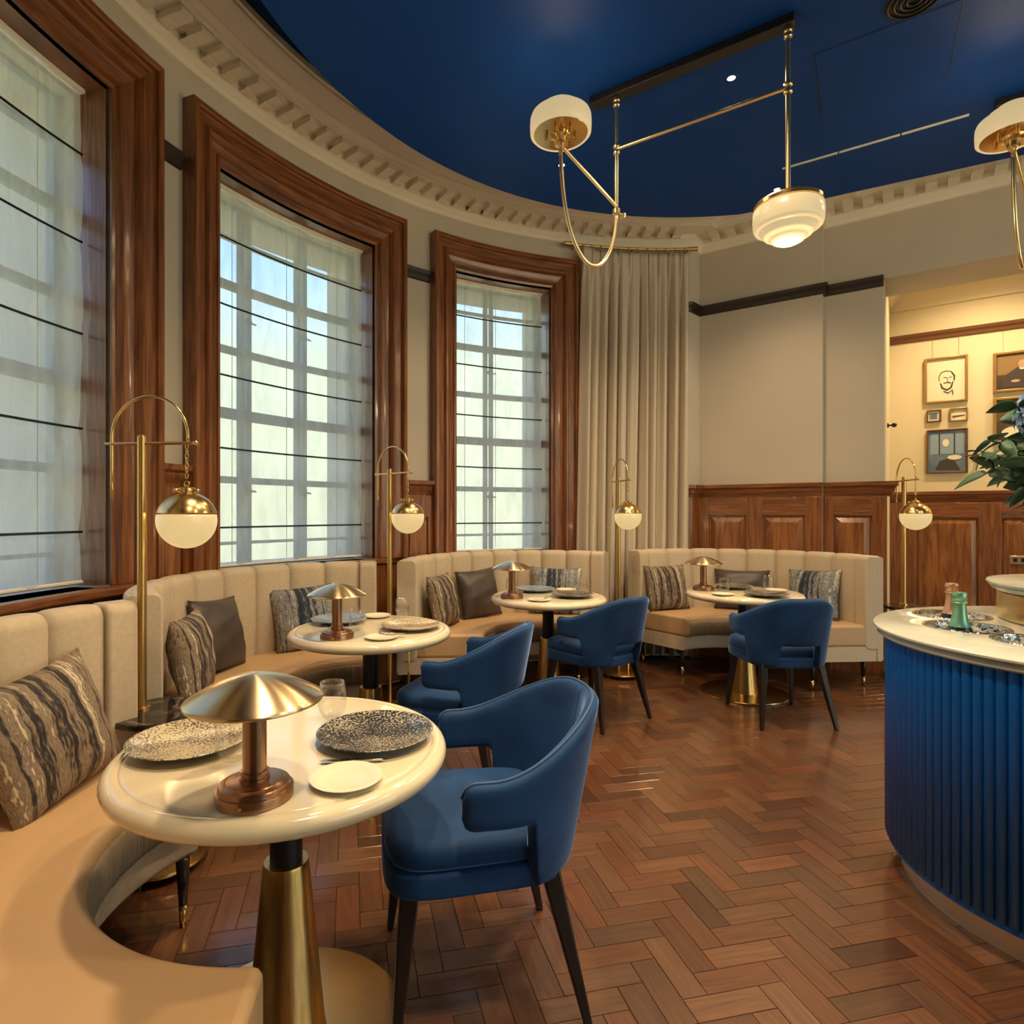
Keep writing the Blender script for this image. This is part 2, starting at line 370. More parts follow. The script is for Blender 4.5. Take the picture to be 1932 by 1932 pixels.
# lintel and jamb lining of the opening
mb = MB(); tnbox(mb, -.14, 5.2, 5.955, 6.47, 3.262, 3.285)
tag(mb.build('trim_8', M_WALL), 'plain soffit lining of the opening', 'trim', kind='structure')

mb = MB(); mb.box((.3, -2.6, 2.0), (5.8, .2, 4.1)); mb.prism([pol2(128, RW), pol2(128, RW + .2), (-2.7, -2.6), (-2.5, -2.6)], 0, ZC)  # unseen wall, added to cut the fill from the open back
tag(mb.build('wall_back', M_WALL), 'plaster wall added behind the camera to cut fill light', 'wall', kind='structure')
# ---- ceilings
arcpts = [pol2(p, RW + .3) for p in range(128, -5, -4)]
poly = arcpts + [tn(-1.599, 6.2), tn(6.2, 6.2), (9.0, -3.0), (-2.6, -3.0)]
o = MB().prism(poly, ZC, ZC + .12).build('ceiling', M_NAVY_SHADED); tag(o, 'navy upper ceiling with its shade put into the colour', 'ceiling', kind='structure')
rc = (1.59, 2.17); RR = 2.68
raft = [(rc[0] + RR * cos(radians(a)), rc[1] + RR * sin(radians(a))) for a in range(205, 76, -3)]
raft += [(2.66, 4.55), (3.66, 4.0), (7.6, 1.8), (7.6, -2.9), (-1.0, -2.9)]
o = MB().prism(raft, ZR, ZR + .14).build('ceiling_raft', M_NAVY); tag(o, 'hung navy blue ceiling with curved edge', 'ceiling', kind='structure')

# ---- cornice with dentils
path = [pol2(p, RW) for p in range(128, -4, -2)] + [E0, A0, tn(-.575, 5.876), tn(-.575, 5.968), tn(5.4, 5.968)]
prof = [(0, 3.792), (.020, 3.796), (.028, 3.808), (.031, 3.822), (.044, 3.834), (.050, 3.848), (.058, 3.860), (.064, 3.864), (.070, 3.900), (.235, 3.905), (.238, 3.888), (.262, 3.888), (.268, 3.908),
        (.280, 3.912), (.292, 3.918), (.300, 3.922), (.306, 3.936), (.330, 3.940), (.372, 3.952), (.404, 3.972), (.412, 3.976), (.416, 3.992), (.430, 3.996), (.432, ZC), (0, ZC)]
V, F = sweep(path, prof, side=-1)
corn = mesh('trim_1', V, F, M_CORN, auto=35); tag(corn, 'cream moulded cornice with a row of dentil blocks', 'cornice', kind='structure')
dm = MB(); dm.box((0, .088, 3.882), (.074, .150, .042)); dm.box((0, .030, 3.872), (.074, .05, .03))
d0 = None
def dentil(x, y, rz):
    global d0
    if d0 is None: d0 = dm.build('dentil', M_CORN, corn); o = d0
    else: o = d0.copy(); COL.objects.link(o); o.parent = corn
    o.location = (x, y, 0); o.rotation_euler = (0, 0, rz)
p = 108.0
while p > -2.5:
    x, y = pol2(p, RW - .066); dentil(x, y, radians(p + 180)); p -= 2.28
wallrot = atan2(TY, TX) + pi
t = -1.42
while t < -.62: x, y = tn(t, 5.876 - .066); dentil(x, y, wallrot); t += .137
t = -.52
while t < 1.9: x, y = tn(t, 5.968 - .066); dentil(x, y, wallrot); t += .137

# ---- picture rails (dark)
def rail_prof(z): return [(0, z - .045), (.018, z - .04), (.022, z - .01), (.035, z + .012), (.04, z + .04), (0, z + .045)]
k = 2
for a, b in ((68.7, 71.5), (36.1, 40.1)):
    V, F = sweep([pol2(b + (a - b) * i / 4, RW) for i in range(5)], rail_prof(3.255), side=-1)
    tag(mesh('trim_%d' % k, V, F, M_DARKWOOD), 'short dark picture rail between window casings' + (' beside the near window' if k == 2 else ' beside the curtain window'), 'trim', kind='structure'); k += 1
V, F = sweep([pol2(-3.2, RW), E0, A0, tn(-.575, 5.876), tn(-.575, 5.968), tn(-.145, 5.968)], rail_prof(3.25), side=-1)
tag(mesh('trim_4', V, F, M_DARKWOOD), 'long dark picture rail stepping along the plain wall', 'trim', kind='structure')
V, F = sweep([tn(-.14, 8.13), tn(6.2, 8.13)], rail_prof(3.25), side=-1)
tag(mesh('trim_5', V, F, M_FRAMEW), 'brown picture rail in the alcove', 'trim', kind='structure')

# ---- wainscot
cap = [(0, 1.47), (.03, 1.475), (.034, 1.50), (.05, 1.515), (.055, 1.545), (.075, 1.56), (.078, 1.59), (0, 1.595)]
def wains_curved(n, a, b, lab):
    e = empty('wall_wainscot_%d' % n); tag(e, lab, 'wainscot', kind='structure')
    m = MB(); arc_block(m, a, b, RW - .028, RW, 0, 1.48); m.build('backing', M_WOOD, e)
    V, F = sweep([pol2(b + (a - b) * i / 4, RW) for i in range(5)], cap, side=-1); mesh('cap_moulding', V, F, M_WOOD, e, auto=40)
    m = MB(); arc_block(m, a, a + .75, RW - .045, RW - .028, .1, 1.47); arc_block(m, b - .75, b, RW - .045, RW - .028, .1, 1.47); arc_block(m, a + .75, b - .75, RW - .045, RW - .028, 1.30, 1.47)
    m.build('stile', M_WOOD, e)
    m = MB(); arc_block(m, a + .95, b - .95, RW - .043, RW - .028, .25, 1.27); rounded(m.build('panel', M_WOODP, e), .008, 2)
wains_curved(1, 68.3, 71.8, 'narrow walnut wainscot between the two large windows')
wains_curved(2, 35.9, 40.4, 'narrow walnut wainscot beside the curtain window')
def wains_flat(n, t0, t1, nw, panels, lab, z1=1.48, capz=0.0, m1=M_WOOD, m2=M_WOODP, ret=False):
    e = empty('wall_wainscot_%d' % n); tag(e, lab, 'wainscot', kind='structure')
    m = MB(); tnbox(m, t0, t1, nw - .03, nw, 0, z1); m.build('backing', m1, e)
    pth = [tn(t0, nw), tn(t1, nw)] + ([tn(t1, nw + .2)] if ret else [])
    V, F = sweep(pth, [(o, z + capz) for o, z in cap], side=-1); mesh('cap_moulding', V, F, M_WOODH, e, auto=40)
    ts = [t0] + [v for p in panels for v in p] + [t1]
    for i in range(0, len(ts), 2):
        m = MB(); tnbox(m, ts[i], ts[i + 1], nw - .05, nw - .03, .02, z1 - .01); rounded(m.build('stile', m1, e), .004, 2)
    for a, b in panels:
        for z0, zz in ((.02, .22), (z1 - .17, z1 - .01)):
            m = MB(); tnbox(m, a, b, nw - .05, nw - .03, z0, zz); rounded(m.build('rail', M_WOODH, e), .004, 2)
        # raised and fielded panel
        q = [(0, .030), (.015, .034), (.02, .040), (.06, .052), (.062, .056)]
        V = []; F = []
        for ins, pr in q:
            for tt, zz in ((a + ins, .22 + ins), (b - ins, .22 + ins), (b - ins, z1 - .17 - ins), (a + ins, z1 - .17 - ins)):
                x, y = tn(tt, nw - pr + (.0 if ins > .05 else .004)); V.append((x, y, zz))
        for i in range(len(q) - 1):
            for j in range(4): F.append((i * 4 + j, i * 4 + (j + 1) % 4, (i + 1) * 4 + (j + 1) % 4, (i + 1) * 4 + j))
        F.append(tuple((len(q) - 1) * 4 + j for j in range(4))); mesh('panel', V, F, m2, e)
wains_flat(3, -1.599, -.575, 5.876, [(-1.50, -1.17), (-1.04, -.70)], 'walnut wainscot with two raised panels behind the end booth')
wains_flat(4, -.575, -.12, 5.968, [(-.50, -.22)], 'walnut wainscot with one raised panel beside the opening', ret=True)
wains_flat(5, -.14, 6.0, 8.13, [(.10, .62), (.80, 1.62), (1.80, 2.62), (2.8, 3.6)], 'walnut wainscot of wide panels along the alcove', 1.45, -.03)
e = empty('wall_wainscot_6'); tag(e, 'narrow walnut return at the end of the curtain', 'wainscot', kind='structure')
V, F = sweep([pol2(-3.2, RW), E0, A0], [(0, 0), (.03, 0), (.03, 1.48), (0, 1.48)], side=-1); mesh('backing', V, F, M_WOOD, e)
V, F = sweep([pol2(-3.2, RW), E0, A0], cap, side=-1); mesh('cap_moulding', V, F, M_WOOD, e)
V, F = sweep([A0, tn(-.575, 5.876), tn(-.575, 5.968), tn(-.14, 5.968)], [(0.05, 0), (.066, 0), (.066, .14), (.05, .16)], side=-1)
tag(mesh('baseboard_right', V, F, M_WOOD), 'walnut skirting on the straight wall', 'baseboard', kind='structure')

# ---- windows
cprof = [(0, 0), (0, .085), (.008, .095), (.032, .097), (.040, .090), (.043, .072), (.052, .064), (.098, .060), (.104, .074), (.112, .082), (.128, .083), (.138, .074), (.144, .056), (.150, .044), (.160, .040), (.205, .034), (.209, .044), (.222, .046), (.228, .036), (.232, .018), (.25, .014), (.25, -.20), (.262, -.20), (.262, -.01)]
DEG = 180 / pi / RW
def window(n, a, b, lights, lab):
    e = empty('window_%d' % n); tag(e, lab, 'window', kind='structure')
    ao, bo = a - .25 * DEG, b + .25 * DEG; zo = ZHEAD + .25; q = len(cprof)
    def strip(name, pts, mt=M_WOOD):     # pts: list of functions d -> (phi, z)
        V = []; F = []
        for fn in pts:
            for d, pr in cprof: ph, z = fn(d); V.append(pol(ph, RW - pr, z))
        for i in range(len(pts) - 1):
            for j in range(q - 1): F.append((i * q + j, i * q + j + 1, (i + 1) * q + j + 1, (i + 1) * q + j))
        return mesh(name, V, F, mt, e, auto=30)
    strip('casing_jamb', [lambda d: (ao + d * DEG, .985), lambda d: (ao + d * DEG, zo - d)])
    strip('casing_jamb', [lambda d: (bo - d * DEG, .985), lambda d: (bo - d * DEG, zo - d)])
    K = 14
    strip('casing_head', [(lambda d, s=i / K: ((ao + d * DEG) + ((bo - d * DEG) - (ao + d * DEG)) * s, zo - d)) for i in range(K + 1)], M_WOODH)
    m = MB(); arc_block(m, a, b, RW - .02, RW + .22, ZSILL - .035, ZSILL); arc_block(m, ao, bo, RW - (.10 if n == 1 else .035), RW - .02, ZSILL - .03, ZSILL + .014); rounded(m.build('sill', M_WOODH, e), .01, 2)
    m = MB(); arc_block(m, ao, bo, RW - .02, RW, .02, ZSILL - .036); m.build('apron', M_WOOD, e)
    # sash: stone mullions, transoms and glass panes
    r0, r1 = RW + .27, RW + .36
    xs = [a + (b - a) * i / lights for i in range(lights + 1)]
    for i, x in enumerate(xs):
        m = MB()
        for s0 in ((-1, 1) if 0 < i < lights else ((1,) if i == 0 else (-1,))): arc_block(m, x + s0 * .42 - .19, x + s0 * .42 + .19, r0 + .02, r1 - .02, ZSILL, ZHEAD)
        mu = m.build('mullion', M_SASH, e)
        if 0 < i < lights:
            for zl in (2.62, 1.48):
                m = MB(); m.torus(.022, .006, pol(x, r0 - .004, zl), Matrix.Rotation(radians(x), 3, 'Z') @ Matrix.Rotation(pi / 2, 3, 'X'), 14, 6); m.tube([pol(x, r0, zl), pol(x - .9, r0, zl - .004)], .006, 6); m.build('latch', M_BLACK, mu, smooth=True)
    rows = [ZSILL, 1.13, 1.55, 1.99, 2.41, 2.84, 3.15, ZHEAD]
    for j, z in enumerate(rows):
        m = MB(); hz = {1.99: .034, 1.55: .022, 2.41: .022, 2.84: .026}.get(z, .010)
        arc_block(m, a, b, r0 + .025, r1 - .025, z - hz, z + hz); m.build('transom', M_SASH, e)
    for i in range(lights):
        for j in range(len(rows) - 1):
            m = MB(); arc_block(m, xs[i] + .3, xs[i + 1] - .3, r0 + .05, r0 + .054, rows[j] + .01, rows[j + 1] - .01, 3.0); m.build('pane', M_PANE, e)
    return e
window(1, *WINS[0], 'large walnut cased window cut off by the picture edge')
window(2, *WINS[1], 'wide walnut cased window in the middle of the curved wall')
window(3, *WINS[2], 'narrow walnut cased window beside the curtain')
def blind(a, b, lab):
    e = empty('roman_blind'); tag(e, lab, 'blind', 'sheer roman blinds')
    r = RW + .13; a += .5; b -= .5; z0, z1 = 1.0, 3.36
    rods = [3.05, 2.63, 2.19, 1.735, 1.24]
    V = []; F = []; K = 40; L = 60
    for j in range(L + 1):
        z = z0 + (z1 - z0) * j / L
        for i in range(K + 1):
            ph = a + (b - a) * i / K
            s = .006 * sin(i * 1.3 + sin(j * .35) * 1.5) + .005 * sin(i * .55 + j * .12)
            near = min(abs(z - q) for q in rods)
            s += .012 * math.exp(-(near / .05) ** 2)
            V.append(pol(ph, r + s, z))
    for j in range(L):
        for i in range(K): F.append((j * (K + 1) + i, j * (K + 1) + i + 1, (j + 1) * (K + 1) + i + 1, (j + 1) * (K + 1) + i))
    mesh('fabric', V, F, M_BLIND, e, smooth=True)
    m = MB(); arc_block(m, a, b, r - .02, r + .015, z1 - .02, z1 + .008); m.build('headrail', M_CORN, e)
    for z in rods:
        m = MB(); m.tube([pol(a + (b - a) * i / 12, r - .002, z) for i in range(13)], .006, 6); m.build('rod', M_BLACK, e)
    m = MB(); m.tube([pol(a + (b - a) * i / 12, r, z0) for i in range(13)], .009, 6); m.build('hem_bar', M_CORN, e)
    for s in (.16, .5, .84):
        ph = a + (b - a) * s; m = MB(); m.tube([pol(ph, r + .028, z0 + .02), pol(ph, r + .028, z1 - .02)], .0022, 5); m.build('cord', M_BLACK, e)
    return e
blind(WINS[0][0], WINS[0][1], 'sheer white roman blind in the large near window')
blind(WINS[1][0], WINS[1][1], 'sheer white roman blind in the middle window')
blind(WINS[2][0], WINS[2][1], 'sheer white roman blind in the narrow window by the curtain')

# ---- curtain on its pole
cu = empty('curtain'); tag(cu, 'floor length oatmeal linen curtain with pinch pleats', 'curtain')
V = []; F = []; K = 264; zs = [3.715, 3.68, 3.62, 3.54, 3.42, 3.1, 2.7, 2.2, 1.7, 1.2, .7, .03]; NP = 11
for j, z in enumerate(zs):
    g = (3.72 - z) / 3.7
    p0, p1 = 13.2 + 1.3 * g, -3.3 + .2 * g
    for i in range(K + 1):
        s = i / K; w_ = NP * 2 * pi * (s + .008 * sin(s * 17 + z * .4))
        amp = .010 + .046 * min(1, g * 5)
        pinch = max(0.0, sin(w_)) ** 3 if g < .05 else 0
        rr = 3.535 - .075 * max(0.0, min(1.0, ((p0 + (p1 - p0) * s) - 10.5) / 2.2)) + amp * (sin(w_) + .30 * sin(2 * w_ + s * 9 + g)) * (.8 + .3 * sin(s * 23)) - .03 * pinch
        ph = p0 + (p1 - p0) * (s + .006 * cos(w_ * 1.0) + .004 * sin(s * 31 + z))
        V.append(pol(ph, rr, z))
for j in range(len(zs) - 1):
    for i in range(K): F.append((j * (K + 1) + i, j * (K + 1) + i + 1, (j + 1) * (K + 1) + i + 1, (j + 1) * (K + 1) + i))
cl = mesh('cloth', V, F, M_CURTAIN, cu, smooth=True); sd = cl.modifiers.new('thick', 'SOLIDIFY'); sd.thickness = .004
cp = empty('curtain_pole'); tag(cp, 'slim bronze curtain pole above the linen curtain', 'curtain pole')
m = MB(); m.tube([pol(14.6 - 18.4 * i / 14, 3.525, 3.755) for i in range(15)], .012, 8); m.build('pole', M_FRAMEG, cp)
for ph in (14.9, -4.0): m = MB(); m.lathe([(.018, -.045), (.02, .045)], 12, M=Matrix.Rotation(radians(ph), 3, 'Z') @ Matrix.Rotation(pi / 2, 3, 'Y'), loc=pol(ph, 3.525, 3.755)); m.build('finial', M_FRAMEG, cp)
for ph in (13.8, 5.0, -3.2):
    m = MB(); m.tube([pol(ph, 3.525, 3.745), pol(ph, RW, 3.745)], .009, 8); m.build('bracket', M_FRAMEG, cp)
for i in range(12):
    ph = 12.8 - i * 1.42; m = MB(); m.torus(.022, .003, pol(ph, 3.525, 3.742), Matrix.Rotation(radians(ph), 3, 'Z') @ Matrix.Rotation(pi / 2, 3, 'Y'), 12, 5); m.build('ring', M_FRAMEG, cp)

# ---- floor: base and herringbone blocks
fl = MB().box((2.5, 2.6, -.062), (13, 12.5, .10)).build('floor', M_FLOORB); tag(fl, 'herringbone parquet floor of reddish brown blocks', 'floor', kind='structure')
BW, NB = .078, 3; BL = BW * NB
fa = radians(12.0); ux, uy = Vector((cos(fa), sin(fa))), Vector((-sin(fa), cos(fa)))
blocks = []
def cell_blocks():
    out = []
    R_ = 130
    for a in range(-R_, R_):
        for c in range(-26, 30):
            # unit: one block along u and one along v, stepped diagonally
            ox, oy = a + c * NB, a - c * NB
            out.append((ox, oy, 0)); out.append((ox + NB, oy - NB + 1, 1))
    return out
for ox, oy, d in cell_blocks():
    w_, h_ = (NB, 1) if d == 0 else (1, NB)
    c = ux * ((ox + w_ / 2) * BW) + uy * ((oy + h_ / 2) * BW) + Vector((.6, 2.2))
    if c.x < -2.6 or c.x > 6.8 or c.y < .75 or c.y > 6.9: continue
    if hypot(c.x - CX, c.y - CY) > RW - .1 and c.x * NX + c.y * NY < 5.7 : continue
    if c.x * NX + c.y * NY > 8.0: continue
    blocks.append((c, d))
def tint():
    b = random.gauss(1.0, .20); b = max(.5, min(1.5, b)); h = random.random()
    return (.108 * b, (.036 + .012 * h) * b, (.013 + .008 * h) * b, 1)
def block_geo(c, d):
    hx, hy = (BL / 2 - .0008, BW / 2 - .0008); g = .0007
    rows = [(-.012, 0), (-g, 0), (0, g)]; V = []; dz = random.uniform(-.0006, 0)
    A, B = (ux, uy) if d == 0 else (uy, -ux)
    for z, ins in rows:
        for sx, sy in ((-1, -1), (1, -1), (1, 1), (-1, 1)):
            p = c + A * sx * (hx - ins) + B * sy * (hy - ins); V.append((p.x, p.y, z + dz))
    F = []
    for k in range(2):
        for q in range(4): F.append((k * 4 + q, k * 4 + (q + 1) % 4, k * 4 + 4 + (q + 1) % 4, k * 4 + 4 + q))
    F.append((8, 9, 10, 11)); return V, F
def floor_mesh(name, items, parent):
    V = []; F = []; cols = []; uvs = []
    for c, d in items:
        v, f = block_geo(c, d); n = len(V); V += v; t_ = tint(); ou, ov = random.random() * 9, random.random() * 9
        for ff in f:
            F.append(tuple(q + n for q in ff))
            for q in ff:
                k = q % 4; uvs.append((ou + (BL if k in (1, 2) else 0), ov + (BW if k in (2, 3) else 0))); cols.append(t_)
    me = bpy.data.meshes.new(name); me.from_pydata(V, [], F); me.materials.append(M_FLOOR)
    ca = me.color_attributes.new('tint', 'FLOAT_COLOR', 'CORNER'); ca.data.foreach_set('color', [x for c in cols for x in c])
    ul = me.uv_layers.new(name='UVMap'); ul.data.foreach_set('uv', [x for c in uvs for x in c])
    return link(bpy.data.objects.new(name, me), parent)
def in_view(c):
    if c.y < .8: return False
    u = 901 + 1127 * c.x / c.y; v = 968 + 1127 * 1.33 / c.y
    return 330 < u < 1960 and v < 1985
vis = sorted([b for b in blocks if in_view(b[0]) and not (hypot(b[0].x - 2.25, b[0].y - 2.02) < .62)], key=lambda b: b[0].y)
near = vis[:290]; ids = set(id(b) for b in near)
for b in near: floor_mesh('parquet_block', [b], fl)
rest = floor_mesh('parquet_blocks', [b for b in blocks if id(b) not in ids], fl); rest['kind'] = 'stuff'

# ------------------------------------------------------------------ booths (curved banquettes, each an arc around its table)
B1 = (-.46, 1.65); B3 = (.524, 4.165)
T1, T2, T3, T4 = (-.485, 1.514), (-.541, 3.026), (.498, 4.212), (1.969, 4.42)
def arc_sweep(prof, a0, a1, k, wob=None, caps=True):
    """closed profile (r,z) swept through angles a0..a1 (degrees, about local origin)"""
    V = []; F = []; q = len(prof)
    for i in range(k + 1):
        a = radians(a0 + (a1 - a0) * i / k)
        for r, z in prof:
            rr = r + (wob(i, r, z) if wob else 0); V.append((rr * cos(a), rr * sin(a), z))
    for i in range(k):
        for j in range(q): F.append((i * q + j, i * q + (j + 1) % q, (i + 1) * q + (j + 1) % q, (i + 1) * q + j))
    if caps: F.append(tuple(range(q - 1, -1, -1))); F.append(tuple(k * q + j for j in range(q)))
    return V, F
def rrect(r0, r1, z0, z1, c, n=4):
    """rounded rectangle outline"""
    P = []
    for cx_, cz_, s in ((r1 - c, z0 + c, -90), (r1 - c, z1 - c, 0), (r0 + c, z1 - c, 90), (r0 + c, z0 + c, 180)):
        for i in range(n + 1): a = radians(s + 90 * i / n); P.append((cx_ + c * cos(a), cz_ + c * sin(a)))
    return P
RI, RB, RO = .475, .955, 1.08
def booth(T, a0, a1, nch, lab, b1=None, RI=RI):
    b1 = b1 or a1
    e = empty('booth_bench', (T[0], T[1], 0)); tag(e, lab, 'bench', 'curved booth benches')
    V, F = arc_sweep(rrect(RI + .03, RO - .005, .215, .325, .02), a0 + .4, a1 - .4, 40); mesh('base', V, F, M_LINEN, e, auto=50)
    V, F = arc_sweep(rrect(RI, RB + .01, .325, .488, .035, 5), a0 + .6, a1 - .6, 48); o = mesh('seat_cushion', V, F, M_LEATHER, e, auto=60)
    b = o.modifiers.new('round', 'BEVEL'); b.width = .02; b.segments = 3; b.limit_method = 'ANGLE'; b.angle_limit = radians(50)
    # gathered fabric on the inner face of the seat
    K = int((a1 - a0) * 4); rng = random.Random(int(T[0] * 100)); ph = [rng.uniform(-.6, .6) for _ in range(K + 1)]
    V, F = arc_sweep([(RI - .002, .335), (RI - .007, .35), (RI - .009, .40), (RI - .006, .438), (RI + .004, .452), (RI + .01, .45), (RI + .01, .335)], a0 + 3.0, a1 - 3.0, K, lambda i, r, z: (.0045 * sin(i * 1.9 + ph[i]) if r < RI + .002 else 0)); mesh('gathered_front', V, F, M_PLEAT, e, smooth=True)
    # outer shell of the backrest with returns at the two ends
    V, F = arc_sweep(rrect(RO - .045, RO, .215, 1.0, .02), a0, b1, 44); mesh('back_shell', V, F, M_LINEN, e, auto=50)
    end = 6.5
    for s0, s1 in ((a0, a0 + end), (b1 - end, b1)):
        V, F = arc_sweep(rrect(RB - .012, RO - .004, .30, 1.008, .04, 6), s0 + .05, s1 - .05, 6); o = mesh('end_panel', V, F, M_LINEN, e, auto=60)
        b = o.modifiers.new('round', 'BEVEL'); b.width = .012; b.segments = 3; b.limit_method = 'ANGLE'; b.angle_limit = radians(50)
    st = (b1 - a0 - 2 * end) / nch
    for i in range(nch):
        s0 = a0 + end + st * i; K = 8; V = []; F = []
        pr = rrect(RB, RO - .03, .40, 1.012, .045, 5); q = len(pr)
        for k in range(K + 1):
            x = -1 + 2 * k / K; bul = .026 * (1 - abs(x) ** 3.5); a = radians(s0 + st * (k + .0) / K)
            for r, z in pr:
                top = max(0, (z - .95) / .062)
                V.append(((r + .016 - bul * (1 if r < RB + .06 else .0)) * cos(a), (r + .016 - bul * (1 if r < RB + .06 else .0)) * sin(a), z - .010 * abs(x) ** 5 * (1 if z > .9 else 0)))
        for k in range(K):
            for j in range(q): F.append((k * q + j, k * q + (j + 1) % q, (k + 1) * q + (j + 1) % q, (k + 1) * q + j))
        F.append(tuple(range(q - 1, -1, -1))); F.append(tuple(K * q + j for j in range(q)))
        mesh('back_channel', V, F, M_LINEN, e, smooth=True)
    for fr, rr in ((.04, .56), (.5, .56), (.96, .56), (.06, 1.03), (.5, 1.03), (.94, 1.03)):
        a = radians(a0 + (a1 - a0) * fr); x, y = rr * cos(a), rr * sin(a)
        m = MB(); m.lathe([(.013, .07), (.022, .22)], 10, (x, y, 0)); l = m.build('leg', M_LEG, e, smooth=True)
        m = MB(); m.lathe([(.010, 0), (.0135, .07)], 10, (x, y, 0)); m.build('ferrule', M_BRASS, l, smooth=True)
    return e
booth(B1, 145.5, 277, 7, 'tan and beige curved booth bench cut off in the near corner', 236, .52)
booth(T2, 98, 218, 8, 'beige channelled booth bench under the middle window')
booth(B3, 57, 183, 9, 'beige channelled booth bench under the narrow window')
booth(T4, 3.5, 126, 8, 'pale channelled booth bench against the wainscot wall')

# ------------------------------------------------------------------ scatter pillows
def pillow_mesh(w, h, th, seed):
    rng = random.Random(seed); N = 16; V = []; F = []
    def pt(i, j, s):
        x = -1 + 2 * i / N; y = -1 + 2 * j / N
        pull = 1 - .075 * (1 - abs(y) ** 2.2) * abs(x) ** 3; pully = 1 - .075 * (1 - abs(x) ** 2.2) * abs(y) ** 3
        t = max(0, (1 - abs(x) ** 2.6)) ** .62 * max(0, (1 - abs(y) ** 2.6)) ** .62
        cr = .006 * sin(5 * x + 3 * y + seed) * t + .004 * sin(11 * y - 4 * x + seed * 2) * t
        return (x * pull * w / 2, s * (t * th / 2 + cr) + 0.0, h / 2 + y * pully * h / 2)
    idx = {}
    for s in (1, -1):
        for i in range(N + 1):
            for j in range(N + 1):
                if s == -1 and (i in (0, N) or j in (0, N)): idx[(s, i, j)] = idx[(1, i, j)]; continue
                idx[(s, i, j)] = len(V); V.append(pt(i, j, s))
    for s in (1, -1):
        for i in range(N):
            for j in range(N):
                f = [idx[(s, i, j)], idx[(s, i + 1, j)], idx[(s, i + 1, j + 1)], idx[(s, i, j + 1)]]; F.append(tuple(f if s == -1 else f[::-1]))
    return V, F
pcount = 0
def pillow(T, a, r, mt, lab, w=.43, h=.40, th=.15, lean=14, turn=0, roll=0, z=.485, name='scatter_pillow'):
    global pcount; pcount += 1
    V, F = pillow_mesh(w, h, th, pcount * 1.7)
    o = mesh(name, V, F, mt, None, smooth=True)
    r -= .02; ar = radians(a); x, y = T[0] + r * cos(ar), T[1] + r * sin(ar)
    rot = Matrix.Rotation(ar - pi / 2 + radians(turn), 4, 'Z') @ Matrix.Rotation(radians(-lean), 4, 'X') @ Matrix.Rotation(radians(roll), 4, 'Y')
    o.matrix_world = Matrix.Translation((x, y, z)) @ rot
    tag(o, lab, 'pillow', 'scatter pillows on the booths'); return o
pillow(B1, 169, .785, M_IKATB, 'brown streaked pillow on the near booth', w=.44, h=.40, roll=-6, turn=6, lean=18)
pillow(T2, 205, .80, M_IKATB, 'brown streaked pillow seen edge on behind the marble lamp tray', turn=-14, lean=10)
pillow(T2, 169, .84, M_DARKPIL, 'plain charcoal pillow on the booth under the middle window', w=.40, h=.40, roll=4)
pillow(T2, 126, .85, M_IKATS, 'blue and cream streaked pillow behind the nearer lamp on the middle booth', roll=-3)
pillow(B3, 160, .80, M_IKATB, 'brown and cream streaked pillow on the booth under the narrow window', w=.41)
pillow(B3, 126, .83, M_DARKPIL, 'plain charcoal pillow leaning under the narrow window', w=.40, roll=-3)
pillow(B3, 82, .83, M_IKATS, 'blue and brown streaked pillow below the curtain', roll=2)
pillow(T4, 111, .84, M_IKATB, 'brown and cream streaked pillow at the curtain end of the pale booth')
pillow(T4, 67, .85, M_DARKPIL, 'wide plain charcoal pillow in the middle of the pale booth', w=.45, h=.36)
pillow(T4, 29, .84, M_IKATS, 'blue streaked pillow at the opening end of the pale booth', w=.44, roll=-4)

# ------------------------------------------------------------------ round tables
def table(T, lab):
    e = empty('pedestal_table', (T[0], T[1], 0)); tag(e, lab, 'table', 'round pedestal tables')
    R = .405; P = [(.02, .700), (.30, .700), (.355, .700)]
    for i in range(13): a = radians(-90 + 180 * i / 12); P.append((R - .026 + .026 * cos(a), .724 + .024 * sin(a)))
    P += [(R - .035, .7475), (R - .038, .7455), (R - .041, .7490), (R - .05, .750), (.002, .750)]
    m = MB(); m.lathe(P, 72); m.build('tabletop', M_STONE, e, auto=50)
    m = MB(); m.lathe([(.15, .690), (.15, .702)], 32); m.build('mounting_plate', M_BLACK, e)
    m = MB(); m.lathe([(.040, .44), (.040, .700)], 28); m.build('neck', M_BLACK, e, auto=40)
    m = MB(); m.lathe([(.100, .012), (.096, .03), (.056, .445), (.054, .452), (.040, .452)], 48, capt=False); m.build('pedestal', M_BRASSB, e, auto=40)
    m = MB(); m.lathe([(.300, 0), (.303, .006), (.300, .012), (.01, .013)], 64); m.build('base_disc', M_BRASS, e, auto=40)
    return e
table(T1, 'cream topped round table nearest the camera')
table(T2, 'cream topped round table in front of the middle window')
table(T3, 'cream topped round table in front of the narrow window')
table(T4, 'cream topped round table at the pale booth')

